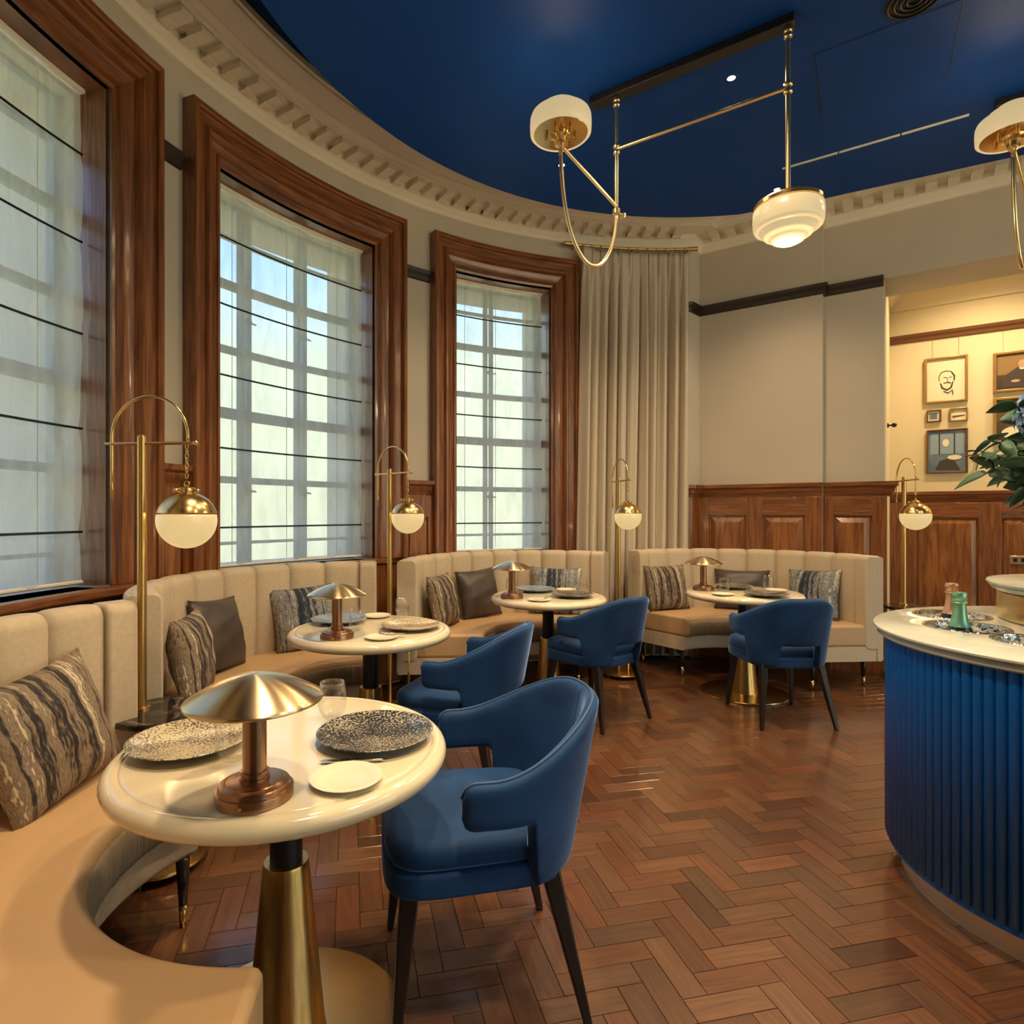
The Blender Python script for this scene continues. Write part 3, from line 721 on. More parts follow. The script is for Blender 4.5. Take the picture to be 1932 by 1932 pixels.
# ---- table lamps
def spin(m):
    t = m.node_tree; b = t.nodes['Principled BSDF']; g = t.nodes.new('ShaderNodeTangent'); g.direction_type = 'RADIAL'; g.axis = 'Z'; b.inputs['Anisotropic Rotation'].default_value = .25; t.links.new(g.outputs[0], b.inputs['Tangent'])
def table_lamp(loc, lab):
    e = empty('table_lamp', loc); tag(e, lab, 'lamp', 'mushroom table lamps')
    m = MB(); m.lathe([(.076, 0), (.077, .001), (.077, .019), (.0765, .0205), (.071, .0215), (.0705, .0225), (.070, .029), (.068, .0315), (.062, .0325), (.0575, .0345), (.0555, .037), (.052, .038), (.02, .0385)], 56); b = m.build('base', M_BRONZE, e, auto=22)
    m = MB(); m.lathe([(.0035, -.001), (.0035, .001)], 10, M=Matrix.Rotation(pi / 2, 3, 'X'), loc=(.0, -.0772, .011)); m.build('touch_switch', M_PALEBR, b)
    m = MB(); m.lathe([(.030, .038), (.030, .043), (.0265, .044), (.0265, .050), (.0285, .051), (.0285, .055), (.0235, .056), (.0235, .225)], 36); m.build('stem', M_BRONZE, e, auto=25)
    P = [(.136, .198), (.1365, .200), (.135, .203)] + [(r, .202 + .050 * (1 - (r / .136) ** 1.8)) for r in (.128, .12, .108, .095, .08, .065, .05, .035, .02, .010, .002)]
    P2 = [(max(r - .004, .002), z - .004) for r, z in reversed(P)]
    m = MB(); m.lathe([(.131, .1955)] + P + P2[:-1] + [(.128, .196)], 56, capb=False, capt=False); m.build('shade', M_PALEBRB, e, auto=60)
    m = MB(); m.lathe([(.004, .188), (.06, .190), (.065, .198), (.004, .205)], 32); m.build('diffuser', M_SHADE, e, smooth=True)
    return e
M_PALEBRB = mat('spun_brass_shade', (.80, .62, .36), .26, 1.0, col2=(.70, .50, .27), scale=3, aniso=.85)
spin(M_PALEBRB); spin(M_BRONZE); spin(M_BRASSB)
table_lamp((-.456, 1.222, .75), 'bronze mushroom lamp on the nearest table')
table_lamp((-.654, 2.782, .75), 'bronze mushroom lamp on the table before the middle window')
table_lamp((.235, 4.085, .75), 'bronze mushroom lamp on the table before the narrow window')
table_lamp((1.704, 4.508, .75), 'bronze mushroom lamp on the table at the pale booth')

# ---- plates, glasses, knives
def big_plate(x, y, mt, lab, R=.148, rz=0.0, tx=0.0):
    m = MB(); m.lathe([(.004, .004), (.075, .004), (.08, .0), (.085, .004), (.11, .010), (R - .004, .021), (R, .0245), (R - .002, .026), (R - .008, .0245), (.11, .016), (.085, .0105), (.004, .0095)], 56)
    o = m.build('dinner_plate', mt, None, auto=60, loc=(x, y, .7502), rot=(0, 0, rz)); return tag(o, lab, 'plate', 'speckled dinner plates')
def side_plate(x, y, lab, R=.078):
    m = MB(); m.lathe([(.003, .002), (.045, .002), (.048, 0), (.051, .002), (R - .003, .010), (R, .013), (R - .005, .0135), (.052, .007), (.048, .005), (.003, .005)], 44)
    o = m.build('side_plate', M_WHITEP, None, auto=60, loc=(x, y, .7502)); return tag(o, lab, 'plate', 'cream side plates')
def tumbler(x, y, lab, h=.103):
    s = h / .103
    P = [(.003, 0), (.020, 0), (.026, .004), (.036, .022), (.040, .045), (.039, .07), (.034, .103), (.0328, .103), (.0375, .07), (.0385, .045), (.0345, .024), (.025, .010), (.003, .008)]
    m = MB(); m.lathe([(r, z * s) for r, z in P], 32); o = m.build('tumbler', M_GLASS, None, smooth=True, loc=(x, y, .7502)); return tag(o, lab, 'glass', 'stemless glasses')
def knife(x, y, z, ang, lab):
    e = empty('butter_knife', (x, y, z), ang); tag(e, lab, 'knife', 'butter knives')
    m = MB(); m.box((.035, 0, .004), (.075, .011, .006)); rounded(m.build('handle', M_STEEL, e), .0025, 2)
    V = [(-.002, .006, .004), (-.002, -.006, .004), (-.04, -.009, .004), (-.066, -.007, .004), (-.075, 0, .004), (-.066, .006, .004)]
    V2 = [(a, b, .0055) for a, b, c in V]; n = 6
    mesh('blade', V + V2, [tuple(range(n - 1, -1, -1)), tuple(range(n, 2 * n))] + [(i, (i + 1) % n, n + (i + 1) % n, n + i) for i in range(n)], M_STEEL, e)
big_plate(-.715, 1.484, M_PLATEG, 'sand speckled plate on the near table, behind the lamp', .143)
big_plate(-.262, 1.535, M_PLATED, 'dark speckled plate on the near table, by the blue chair')
side_plate(-.283, 1.290, 'cream side plate on the nearest table')
knife(-.292, 1.388, .7515, radians(5), 'silver butter knife beside the side plate on the nearest table')
tumbler(-.411, 1.689, 'clear glass at the far edge of the nearest table')
tumbler(-.576, 1.405, 'clear glass beside the lamp on the nearest table')
big_plate(-.735, 3.17, M_PLATEB, 'blue speckled plate behind the lamp of the middle window table')
big_plate(-.335, 3.00, M_PLATEG, 'sand speckled plate at the chair side of the middle window table')
side_plate(-.443, 2.758, 'cream side plate at the near edge of the middle window table')
side_plate(-.563, 3.33, 'cream side plate at the far edge of the middle window table')
knife(-.40, 2.80, .764, radians(160), 'silver butter knife on the side plate of the middle window table')
tumbler(-.60, 2.96, 'clear glass beside the lamp on the middle window table')
tumbler(-.42, 3.335, 'clear glass at the far edge of the middle window table')
big_plate(.425, 4.43, M_PLATEB, 'blue speckled plate on the narrow window table')
big_plate(.655, 4.135, M_PLATED, 'dark speckled plate on the narrow window table')
side_plate(.408, 3.945, 'cream side plate at the near edge of the narrow window table')
side_plate(.66, 4.47, 'cream side plate at the far edge of the narrow window table', .07)
knife(.425, 3.97, .764, radians(30), 'silver butter knife on the side plate of the narrow window table')
tumbler(.245, 4.345, 'clear glass beside the lamp on the narrow window table')
tumbler(.775, 4.40, 'clear glass at the right edge of the narrow window table')
big_plate(2.01, 4.16, M_PLATED, 'dark speckled plate behind the chair at the pale booth table')
big_plate(1.97, 4.60, M_PLATED, 'dark speckled plate on the pillow side of the pale booth table', .14)
side_plate(1.735, 4.22, 'cream side plate at the near edge of the pale booth table')
side_plate(2.22, 4.44, 'cream side plate at the right edge of the pale booth table')
tumbler(1.82, 4.41, 'clear glass next to the lamp on the pale booth table')
tumbler(2.23, 4.58, 'clear glass at the far edge of the pale booth table')

# ------------------------------------------------------------------ velvet chairs
def make_chair():
    e = empty('velvet_chair')
    def plan(s):    # s -1..1 : right arm tip -> back -> left arm tip; returns x, y and outward normal
        L0 = .075; La = pi / 2 * .275; tot = L0 + La; d = abs(s) * tot; sg = 1 if s >= 0 else -1
        if d < La: a = d / La * pi / 2; x, y, nx, ny = .272 * sin(a), -.282 * cos(a), sin(a), -cos(a)
        else: x, y, nx, ny = .272 - .35 * (d - La) ** 2, d - La, 1, 0
        return sg * x, y, sg * nx, ny
    def top(s):
        d = abs(s); t = max(0.0, min(1.0, (.86 - d) / .74)); t = t * t * (3 - 2 * t); return .668 + .142 * t
    def bot(s):
        d = abs(s)
        def sm(a, b, x): t = max(0.0, min(1.0, (x - a) / (b - a))); return t * t * (3 - 2 * t)
        side = .372 + (.548 - .372) * (sm(.60, .655, d)); mid = .372 + (.515 - .372) * (1 - sm(.215, .275, d)) ** .7
        return side if d > .45 else mid
    K = 96; J = 10; th = .042; V = []; F = []
    def P(s, v, side):
        x, y, nx, ny = plan(s); z0, z1 = bot(s), top(s)
        # round the upper and lower free corners of the arm tip
        dtip = (1 - abs(s)) * .507; c = .035
        if dtip < c: k = c - sqrt(max(0, c * c - (c - dtip) ** 2)); z1 -= k; z0 += k * .9
        z = z0 + (z1 - z0) * v; fl = (z - .372) * .16; lean = .03 * max(0, -ny) * (z - .372)
        off = fl * (.55 + .45 * max(0, -ny)) - .022
        e_ = th / 2 * side
        edge = min(v, 1 - v) * (z1 - z0)
        if edge < .02: e_ *= sqrt(max(.02, 1 - (1 - edge / .02) ** 2))
        if dtip < .02: e_ *= sqrt(max(.02, 1 - (1 - dtip / .02) ** 2))
        return (x + nx * (off + e_), y + ny * (off + e_ + lean), z)
    vs = [0, .012, .03, .06, .15, .3, .45, .6, .75, .88, .95, .98, .993, 1]
    ss = [-1 + 2 * i / K for i in range(K + 1)]
    ss = [-1, -.985, -.965] + ss[1:-1] + [.965, .985, 1]; ss = sorted(set(ss)); n = len(vs)
    for side in (1, -1):
        for s in ss:
            for v in vs: V.append(P(s, v, side))
    A = len(ss) * n
    for i in range(len(ss) - 1):
        for j in range(n - 1):
            F.append((i * n + j, (i + 1) * n + j, (i + 1) * n + j + 1, i * n + j + 1)); F.append((A + i * n + j, A + i * n + j + 1, A + (i + 1) * n + j + 1, A + (i + 1) * n + j))
        F.append((i * n, A + i * n, A + (i + 1) * n, (i + 1) * n)); F.append((i * n + n - 1, (i + 1) * n + n - 1, A + (i + 1) * n + n - 1, A + i * n + n - 1))
    for j in range(n - 1):
        F.append((j, j + 1, A + j + 1, A + j)); q = (len(ss) - 1) * n; F.append((q + j, A + q + j, A + q + j + 1, q + j + 1))
    sh = mesh('back_shell', V, F, M_VELVET, e, smooth=True)
    pts = [P(s, 1.0, 0) for s in ss]; pts = [(x, y, z + .001) for x, y, z in pts]
    m = MB(); m.tube(pts, .0045, 6); m.build('piping', M_VELVETL, sh, smooth=True)
    m = MB(); m.tube([P(0.0, v, -1.02) for v in vs[2:-1]], .0015, 5); m.build('seam', M_VELVET, sh, smooth=True)
    # seat
    def plate(name, z0, z1, grow, mt, rd):
        out = []
        for i in range(56):
            a = 2 * pi * i / 56; c, s_ = cos(a), sin(a); ex = .42
            x = .235 * math.copysign(abs(c) ** ex, c); y = .245 * math.copysign(abs(s_) ** ex, s_) + .02
            x *= (1 + .05 * (y / .25)); out.append((x * grow, y * grow))
        o = MB().prism(out, z0, z1).build(name, mt, e); b = o.modifiers.new('round', 'BEVEL'); b.width = rd; b.segments = 4; b.limit_method = 'ANGLE'; b.angle_limit = radians(50)
        o.data.polygons.foreach_set('use_smooth', [True] * len(o.data.polygons)); return o
    plate('seat_base', .368, .432, 1.0, M_VELVET, .012); plate('seat_cushion', .430, .500, .985, M_VELVET, .03)
    for sx in (-1, 1):
        for (x0, y0, x1, y1) in ((.185, .195, .225, .235), (.175, -.17, .232, -.262)):
            m = MB(); V = []
            for (x, y, z, w1, w2) in ((x1, y1, 0, .011, .011), (x0, y0, .40, .022, .026)):
                for ax, ay in ((-1, -1), (1, -1), (1, 1), (-1, 1)): V.append((sx * x + ax * w1, y + ay * w2, z))
            m.add(V, [(3, 2, 1, 0), (4, 5, 6, 7)] + [(i, (i + 1) % 4, 4 + (i + 1) % 4, 4 + i) for i in range(4)])
            rounded(m.build('leg', M_LEG, e), .005, 2)
    return e
ch = make_chair()
def place(o, x, y, d, lab):
    o.location = (x, y, 0); o.rotation_euler = (0, 0, atan2(d[1], d[0]) - pi / 2); tag(o, lab, 'chair', 'blue velvet tub chairs')
CH = [(-.01, 1.735, (-.985, -.17), 'blue velvet tub chair at the nearest table'), (-.085, 2.90, (-.93, .36), 'blue velvet tub chair at the middle window table, partly behind the nearest chair'),
      (.775, 3.94, (-.61, .79), 'blue velvet tub chair at the narrow window table'), (1.965, 3.92, (-.02, 1), 'blue velvet tub chair at the pale booth table')]
others = [copy_tree(ch) for _ in CH[1:]]
for o, c in zip([ch] + others, CH): place(o, *c)

# ------------------------------------------------------------------ floor lamps with marble tray
def make_floor_lamp():
    e = empty('floor_lamp')       # local +X points from the pole to the hanging globe
    m = MB(); m.lathe([(.165, .03), (.168, .036), (.165, .042), (.01, .043)], 48, (.075, 0, 0)); b = m.build('base_disc', M_BRASSB, e, auto=40)
    for a in (30, 150, 270): m = MB(); m.lathe([(.012, 0), (.012, .031)], 12, (.075 + .12 * cos(radians(a)), .12 * sin(radians(a)), 0)); m.build('foot', M_BRASS, b)
    m = MB(); m.lathe([(.17, .563), (.175, .567), (.175, .583), (.172, .586), (.01, .586)], 48, (.085, 0, 0)); m.build('marble_tray', M_BLACKMARBLE, e, auto=40)
    m = MB(); m.tube([(.19, .0, .04), (.19, .0, .565)], .008, 10); m.build('tray_post', M_BRASS, e, smooth=True)
    m = MB(); m.lathe([(.0165, .04), (.0165, 1.62), (.013, 1.624), (.011, 1.626)], 20); m.build('pole', M_BRASSB, e, auto=40)
    m = MB(); m.lathe([(.03, .586), (.03, .593), (.018, .597)], 20); m.build('collar', M_BRASS, e, auto=40)
    m = MB(); m.tube([(-.15, 0, 1.594), (.215, 0, 1.594)], .0065, 10); br = m.build('crossbar', M_BRASS, e, auto=40)
    m = MB(); m.sphere(.010, (.215, 0, 1.594), 12, 8); m.build('end_knob', M_BRASS, br, smooth=True)
    pts = [(-.122, 0, 1.37), (-.122, 0, 1.5), (-.122, 0, 1.61)] + [(.031 - .153 * cos(radians(a)), 0, 1.62 + .153 * sin(radians(a))) for a in range(6, 175, 8)] + [(.184, 0, 1.62), (.184, 0, 1.59)]
    m = MB(); m.tube(pts, .0055, 10); m.build('arch', M_BRASS, e, smooth=True)
    m = MB()
    for i in range(7): m.torus(.0062, .0018, (.18, 0, 1.582 - i * .0185), Matrix.Rotation(pi / 2 * (i % 2), 3, 'Z') @ Matrix.Rotation(pi / 2, 3, 'X') @ Matrix.Diagonal((1, 1.7, 1)), 12, 6)
    m.torus(.010, .002, (.18, 0, 1.440), Matrix.Rotation(pi / 2, 3, 'X'), 14, 6); m.build('chain', M_BRASS, e, smooth=True)
    g = .106; zc = 1.303
    P = [(.03, zc + g * .985)] + [(g * cos(radians(a)) + .002, zc + g * sin(radians(a)) + .001) for a in range(74, 13, -6)] + [(g * cos(radians(14.6)) + .003, 1.330), (g * cos(radians(14.6)) - .003, 1.330)]
    m = MB(); m.lathe(P[::-1], 40, (.18, 0, 0), capb=False, capt=True); cp_ = m.build('globe_cap', M_BRASS, e, auto=50)
    m = MB(); m.lathe([(.028, zc + .095), (.030, zc + .099), (.030, zc + .120), (.026, zc + .124), (.008, zc + .126), (.006, zc + .135)], 24, (.18, 0, 0)); m.build('gallery', M_BRASS, cp_, auto=40)
    for a in (0, 120, 240):
        m = MB(); c = (.18 + .042 * cos(radians(a)), .042 * sin(radians(a)), zc + .112); m.sphere(.009, c, 10, 8); m.tube([(.18 + .028 * cos(radians(a)), .028 * sin(radians(a)), zc + .112), c], .004, 6); m.build('thumb_screw', M_BRASS, cp_, smooth=True)
    P = [(.002, zc - g)] + [(g * cos(radians(a)), zc + g * sin(radians(a))) for a in range(-84, 15, 6)]
    m = MB(); m.lathe(P, 40, (.18, 0, 0), capt=True); m.build('globe', M_GLOBE, e, smooth=True)
    L = bpy.data.lights.new('globe_glow', 'POINT'); L.energy = 7; L.color = (1.0, .66, .32); L.shadow_soft_size = .112
    lo = bpy.data.objects.new('globe_glow', L); lo.location = (.18, 0, zc - .012); link(lo, e)
    return e
fl0 = make_floor_lamp()
FL = [(-1.275, 2.27, (.995, -.1), 'brass arch floor lamp with globe and marble tray between the two nearest booths'), (-.589, 4.0, (.753, -.659), 'brass arch floor lamp standing between the middle and narrow windows'),
      (1.171, 4.96, (.184, -.983), 'brass arch floor lamp standing before the curtain'), (3.47, 4.86, (-.2, -.98), 'brass arch floor lamp at the edge of the alcove opening')]
oth = [copy_tree(fl0) for _ in FL[1:]]
for o, (x, y, d, lab) in zip([fl0] + oth, FL):
    o.location = (x, y, 0); o.rotation_euler = (0, 0, atan2(d[1], d[0])); tag(o, lab, 'floor lamp', 'globe floor lamps')

# ------------------------------------------------------------------ chandeliers
def shade_profile(up):
    P = [(.146, 0.0), (.156, .010), (.158, .05), (.156, .085), (.150, .100), (.134, .104), (.122, .108), (.117, .122), (.106, .136), (.088, .140), (.082, .148), (.070, .162), (.045, .174), (.003, .180)]
    return [(r, z if up else -z) for r, z in P]
def chandelier(dx, dy, lab):
    e = empty('chandelier', (dx, dy, 0)); tag(e, lab, 'chandelier', 'brass and opal glass chandeliers')
    r1, r2, bw = (.788, 3.389), (1.507, 2.899), (.43, 3.09)
    m = MB(); d = Vector((r2[0] - r1[0], r2[1] - r1[1])).normalized(); c = Vector(((r1[0] + r2[0]) / 2, (r1[1] + r2[1]) / 2)) - d * .06
    m.box((c.x, c.y, ZR - .022), (1.05, .075, .044), atan2(d.y, d.x)); rounded(m.build('mounting_rail', M_BLACK, e), .004, 2)
    for (x, y), zb in ((r1, 3.03), (r2, 2.88)):
        m = MB(); m.tube([(x, y, zb), (x, y, ZR - .04)], .0115, 12); m.build('drop_rod', M_PALEBR, e, auto=40)
        for z in (ZR - .06, ZR - .085, 3.41, 3.375): m = MB(); m.lathe([(.017, -.010), (.020, -.006), (.020, .006), (.017, .010)], 16, (x, y, z)); m.build('collar', M_PALEBR, e, auto=40)
    m = MB(); m.tube([(r1[0], r1[1], 3.395), (r2[0], r2[1], 3.395)], .0095, 10); m.build('crossbar', M_PALEBR, e, auto=40)
    # pendant shade
    m = MB(); m.lathe(shade_profile(False), 56, (r2[0], r2[1], 2.812)); m.build('pendant_shade', M_SHADE, e, auto=60)
    m = MB(); m.lathe([(.146, 2.810), (.153, 2.814), (.153, 2.830), (.146, 2.838), (.02, 2.844), (.014, 2.90)], 48, (r2[0], r2[1], 0)); m.build('pendant_cap', M_BRASS, e, auto=40)
    # bowl shade turned up
    zb = 3.285
    m = MB(); m.lathe([(.142, zb + .006)] + [(r, zb + z) for r, z in shade_profile(True)], 56, (bw[0], bw[1], 0)); m.build('bowl_shade', M_SHADE, e, auto=60)
    m = MB(); m.lathe([(.012, zb - .055), (.03, zb - .05), (.034, zb - .02), (.05, zb - .012), (.055, zb), (.137, zb + .004), (.142, zb + .010), (.02, zb + .012)], 40, (bw[0], bw[1], 0)); cpb = m.build('bowl_fitting', M_BRASS, e, auto=40)
    for k in range(6): a = radians(60 * k); m = MB(); m.tube([(bw[0] + .075 * cos(a), bw[1] + .075 * sin(a), zb - .022), (bw[0] + .075 * cos(a), bw[1] + .075 * sin(a), zb + .003)], .010, 10); m.build('fitting_stud', M_BRASS, cpb, auto=40)
    for nm, (x, y), z, pw in (('bowl_glow', bw, zb + .075, 15), ('pendant_glow', r2, 2.60, 9)):
        L = bpy.data.lights.new(nm, 'POINT'); L.energy = pw; L.color = (1.0, .74, .42); L.shadow_soft_size = .172 if nm == 'bowl_glow' else .05
        lo = bpy.data.objects.new(nm, L); lo.location = (x, y, z); link(lo, e)
    # looped tube from the bowl down and up to the first rod
    A = Vector((bw[0], bw[1], zb - .05)); B = Vector((r1[0], r1[1], 3.04)); pts = []
    for i in range(33):
        t_ = i / 32; h = 1 - t_
        # cubic with vertical handles
        p = A * h ** 3 + (A + Vector((0, 0, -.72))) * 3 * h * h * t_ + (B + Vector((-.02, -.017, -.50))) * 3 * h * t_ * t_ + B * t_ ** 3; pts.append(p)
    m = MB(); m.tube(pts, .0105, 12); m.build('loop_tube', M_PALEBR, e, smooth=True)
    m = MB(); m.tube([A + Vector((0, 0, .0)), B + Vector((0, 0, .03))], .0095, 10); m.build('strut', M_PALEBR, e, auto=40)
    for p in (A, B): m = MB(); m.lathe([(.014, -.02), (.022, -.012), (.022, .012), (.014, .02)], 16, p); m.build('joint', M_PALEBR, e, auto=40)
    m = MB(); m.sphere(.019, (B.x + .045, B.y + .03, B.z - .01), 12, 8); m.tube([B, (B.x + .045, B.y + .03, B.z - .01)], .007, 8); m.build('ball_knob', M_PALEBR, e, smooth=True)
    return e
chandelier(0, 0, 'brass chandelier with opal bowl and pendant shade in the middle of the ceiling')
chandelier(2.36, .02, 'brass chandelier with opal bowl cut off by the right picture edge')

# ------------------------------------------------------------------ ceiling fittings
for i, (x, y, pw) in enumerate(DOWNLIGHTS):
    e = empty('downlight', (x, y, ZR)); tag(e, 'small recessed ceiling downlight ' + ('between the chandelier rods' if i == 0 else ('behind the opal bowl strut' if i == 1 else ('just above the pendant shade' if i == 2 else 'added out of view to light the room'))), 'downlight', 'ceiling downlights')
    m = MB(); m.lathe([(.022, -.003), (.036, -.005), (.040, 0), (.022, 0)], 24, capb=False, capt=False); m.build('trim_ring', M_NAVY, e, auto=40)
    m = MB(); m.lathe([(.002, -.001), (.022, -.001)], 20, capt=False); m.build('lens', emit('downlight_lens', (1, .8, .55), 4.0), e)
    L = bpy.data.lights.new('downlight_beam', 'SPOT'); L.energy = pw; L.color = WARM; L.spot_size = radians(125); L.spot_blend = 1.0; L.shadow_soft_size = .10
    lo = bpy.data.objects.new('downlight_beam', L); lo.location = (0, 0, -.03); link(lo, e)
e = empty('ceiling_slot_diffuser', (0, 0, 0)); tag(e, 'thin pale slot diffuser set in the navy ceiling', 'vent')
d = Vector((2.961 - 2.119, 3.592 - 4.161)); L_ = d.length; d.normalize()
for i in range(3):
    c = Vector((2.119, 4.161)) + d * (L_ * (i + .5) / 3); m = MB(); m.box((c.x, c.y, ZR - .003), (L_ / 3 - .008, .016, .008), atan2(d.y, d.x)); m.build('slot', M_WHITE, e)
e = empty('ceiling_access_panel'); tag(e, 'flush navy access panel in the ceiling', 'panel')
q = [Vector(v) for v in ((1.757, 3.123), (2.265, 2.780), (2.594, 3.290), (2.088, 3.626))]
m = MB()
m.prism([(v.x, v.y) for v in [p + ((q[0] + q[2]) / 2 - p) * .02 for p in q]], ZR - .003, ZR + .001); m.build('panel', M_NAVY, e)
for i in range(4):
    a, b = q[i], q[(i + 1) % 4]; dd = (b - a); c = (a + b) / 2; m = MB(); m.box((c.x, c.y, ZR - .0005), (dd.length, .006, .002), atan2(dd.y, dd.x)); m.build('joint', mat('navy_joint', (.004, .034, .12), .6), e)
e = empty('ceiling_grille', (2.041, 2.79, ZR)); tag(e, 'round dark ceiling grille at the top of the picture', 'vent')
for r in (.03, .055, .08, .105): m = MB(); m.torus(r, .006, (0, 0, -.006), None, 32, 6); m.build('ring', M_BLACK, e, smooth=True)
m = MB(); m.lathe([(.002, -.002), (.115, -.002), (.118, 0)], 32); m.build('plate', M_BLACK, e)

# ------------------------------------------------------------------ bar counter
M_PLINTH = mat('satin_gold_plinth', (.86, .70, .44), .42, .55)
BX, BY, BA, BB_ = 2.25, 2.02, .76, .66
bar = empty('bar_counter', (BX, BY, 0)); tag(bar, 'oval bar counter with blue fluted front and marble top', 'bar')
def ell(a, da=0.0): return ((BA + da) * cos(a), (BB_ + da) * sin(a))
def ell_wall(d0, z0, z1, name, mt, parent, n=120):
    V = [(*ell(2 * pi * i / n, d0), z0) for i in range(n)] + [(*ell(2 * pi * i / n, d0), z1) for i in range(n)]
    return mesh(name, V, [(i, (i + 1) % n, n + (i + 1) % n, n + i) for i in range(n)], mt, parent, smooth=True)
ell_wall(-.018, .09, .87, 'body', M_BARBLUE, bar); ell_wall(-.06, 0, .13, 'plinth', M_PLINTH, bar)
V = [(*ell(2 * pi * i / 120, -.02), .12) for i in range(120)] + [(*ell(2 * pi * i / 120, -.08), .12) for i in range(120)]
mesh('underside', V, [(i, (i + 1) % 120, 120 + (i + 1) % 120, 120 + i) for i in range(120)], M_BARBLUE, bar)
per = pi * (3 * (BA + BB_) - sqrt((3 * BA + BB_) * (BA + 3 * BB_))); NF = 140
fl_ = MB(); seg = 8; V = []; F = []
hw = per / NF / 2
for z in (.11, .868):
    for k in range(seg + 1): a = pi * k / seg; V.append((hw * cos(a), -hw * .75 * sin(a), z))
for k in range(seg): F.append((k, k + 1, seg + 2 + k, seg + 1 + k))
F.append(tuple(range(seg, -1, -1)))
f0 = mesh('flute', V, F, M_BARBLUE, bar, smooth=True)
# equal spacing by arc length
tab = [0.0]; NN = 4000
for i in range(NN): p0, p1 = ell(2 * pi * i / NN, -.02), ell(2 * pi * (i + 1) / NN, -.02); tab.append(tab[-1] + hypot(p1[0] - p0[0], p1[1] - p0[1]))
k = 0
for i in range(NF):
    s_ = tab[-1] * i / NF
    while tab[k + 1] < s_: k += 1
    a = 2 * pi * k / NN; x, y = ell(a, -.02); nx, ny = cos(a) / BA, sin(a) / BB_
    o = f0 if i == 0 else f0.copy()
    if i: COL.objects.link(o); o.parent = bar
    o.location = (x, y, 0); o.rotation_euler = (0, 0, atan2(ny, nx) + pi / 2)
WELLS = [(1.95, 2.46, .125), (1.80, 2.20, .125), (1.83, 1.95, .115)]
pr = [(-.05, .868), (.012, .868), (.018, .874), (.018, .884), (.012, .889), (.010, .891), (.022, .893), (.030, .899), (.030, .905), (.024, .910)]
n = 120; V = []; F = []; q = len(pr)
for i in range(n):
    for d_, z in pr: x, y = ell(2 * pi * i / n, d_); V.append((x, y, z))
for i in range(n):
    j = (i + 1) % n
    for k in range(q - 1): F.append((i * q + k, j * q + k, j * q + k + 1, i * q + k + 1))
F.append(tuple(i * q + q - 1 for i in range(n))); F.append(tuple(i * q for i in range(n - 1, -1, -1)))
top = mesh('worktop', V, F, M_BARTOP, bar, auto=40)
cut = MB()
for x, y, r in WELLS: cut.lathe([(r, .80), (r, .95)], 40, (x - BX, y - BY, 0))
co = cut.build('cutter', None, bar); bo = top.modifiers.new('holes', 'BOOLEAN'); bo.object = co; bo.operation = 'DIFFERENCE'; bo.solver = 'EXACT'
bpy.context.view_layer.update(); dg = bpy.context.evaluated_depsgraph_get()
me2 = bpy.data.meshes.new_from_object(top.evaluated_get(dg)); top.modifiers.clear(); top.data = me2; bpy.data.objects.remove(co)
me2.polygons.foreach_set('use_smooth', [True] * len(me2.polygons)); me2.set_sharp_from_angle(angle=radians(40))
for x, y, r in WELLS:
    m = MB(); m.lathe([(r + .008, .910), (r + .006, .914), (r - .004, .913), (r - .008, .90), (r - .012, .80), (r - .05, .72), (.003, .70)], 40, (x - BX, y - BY, 0), capb=False); m.build('ice_well', M_HAMMER, bar, auto=50)
# ice in the wells: countless cubes
m = MB(); rng = random.Random(3)
for x, y, r in WELLS:
    for _ in range(46):
        a = rng.uniform(0, 2 * pi); rr = (r - .022) * sqrt(rng.random()); M3 = Matrix.Rotation(rng.uniform(0, 3), 3, 'Z') @ Matrix.Rotation(rng.uniform(0, 3), 3, 'X')
        m.box((x - BX + rr * cos(a), y - BY + rr * sin(a), rng.uniform(.868, .892)), (.026, .026, .026), M=M3)
ice = m.build('ice_cubes', mat('ice', (.55, .55, .50), .08, 0, spec=.8), bar); ice['kind'] = 'stuff'
# tier with gold drum
tier = empty('bar_tier', (2.45, 2.18, .91)); tag(tier, 'raised gold drum tier with marble lid on the bar', 'display stand')
m = MB(); m.lathe([(.41, 0), (.42, .004), (.42, .105), (.41, .112)], 72); m.build('drum', M_PALEBR, tier, auto=40)
m = MB(); m.lathe([(.40, .108), (.425, .112), (.440, .122), (.443, .130), (.438, .134), (.450, .136), (.455, .146), (.452, .152), (.43, .155), (.003, .155)], 80); m.build('lid', M_BARTOP, tier, auto=40)
# champagne bottles
def bottle(x, y, mt, lab, z0=.715):
    e = empty('champagne_bottle', (x, y, z0)); tag(e, lab, 'bottle', 'champagne bottles on ice')
    m = MB(); m.lathe([(.042, 0), (.044, .006), (.044, .16), (.040, .19), (.026, .225)], 28, capt=False); m.build('body', mat('bottle_glass', (.012, .03, .016), .08), e, smooth=True)
    m = MB(); m.lathe([(.034, .208), (.026, .226), (.0235, .24), (.0205, .262), (.0195, .285), (.0195, .288), (.0225, .290), (.0225, .298), (.0195, .300), (.0205, .303), (.0225, .306), (.0228, .324), (.020, .330), (.003, .332)], 24, capb=False); f = m.build('foil', mt, e, auto=45)
    m = MB(); m.torus(.0232, .0012, (0, 0, .294), None, 24, 6); m.build('wire', M_PALEBR, f, smooth=True)
bottle(1.925, 2.425, M_FOILP, 'champagne bottle with rose gold foil neck')
bottle(1.735, 2.150, M_FOILG, 'champagne bottle with pale green foil neck')

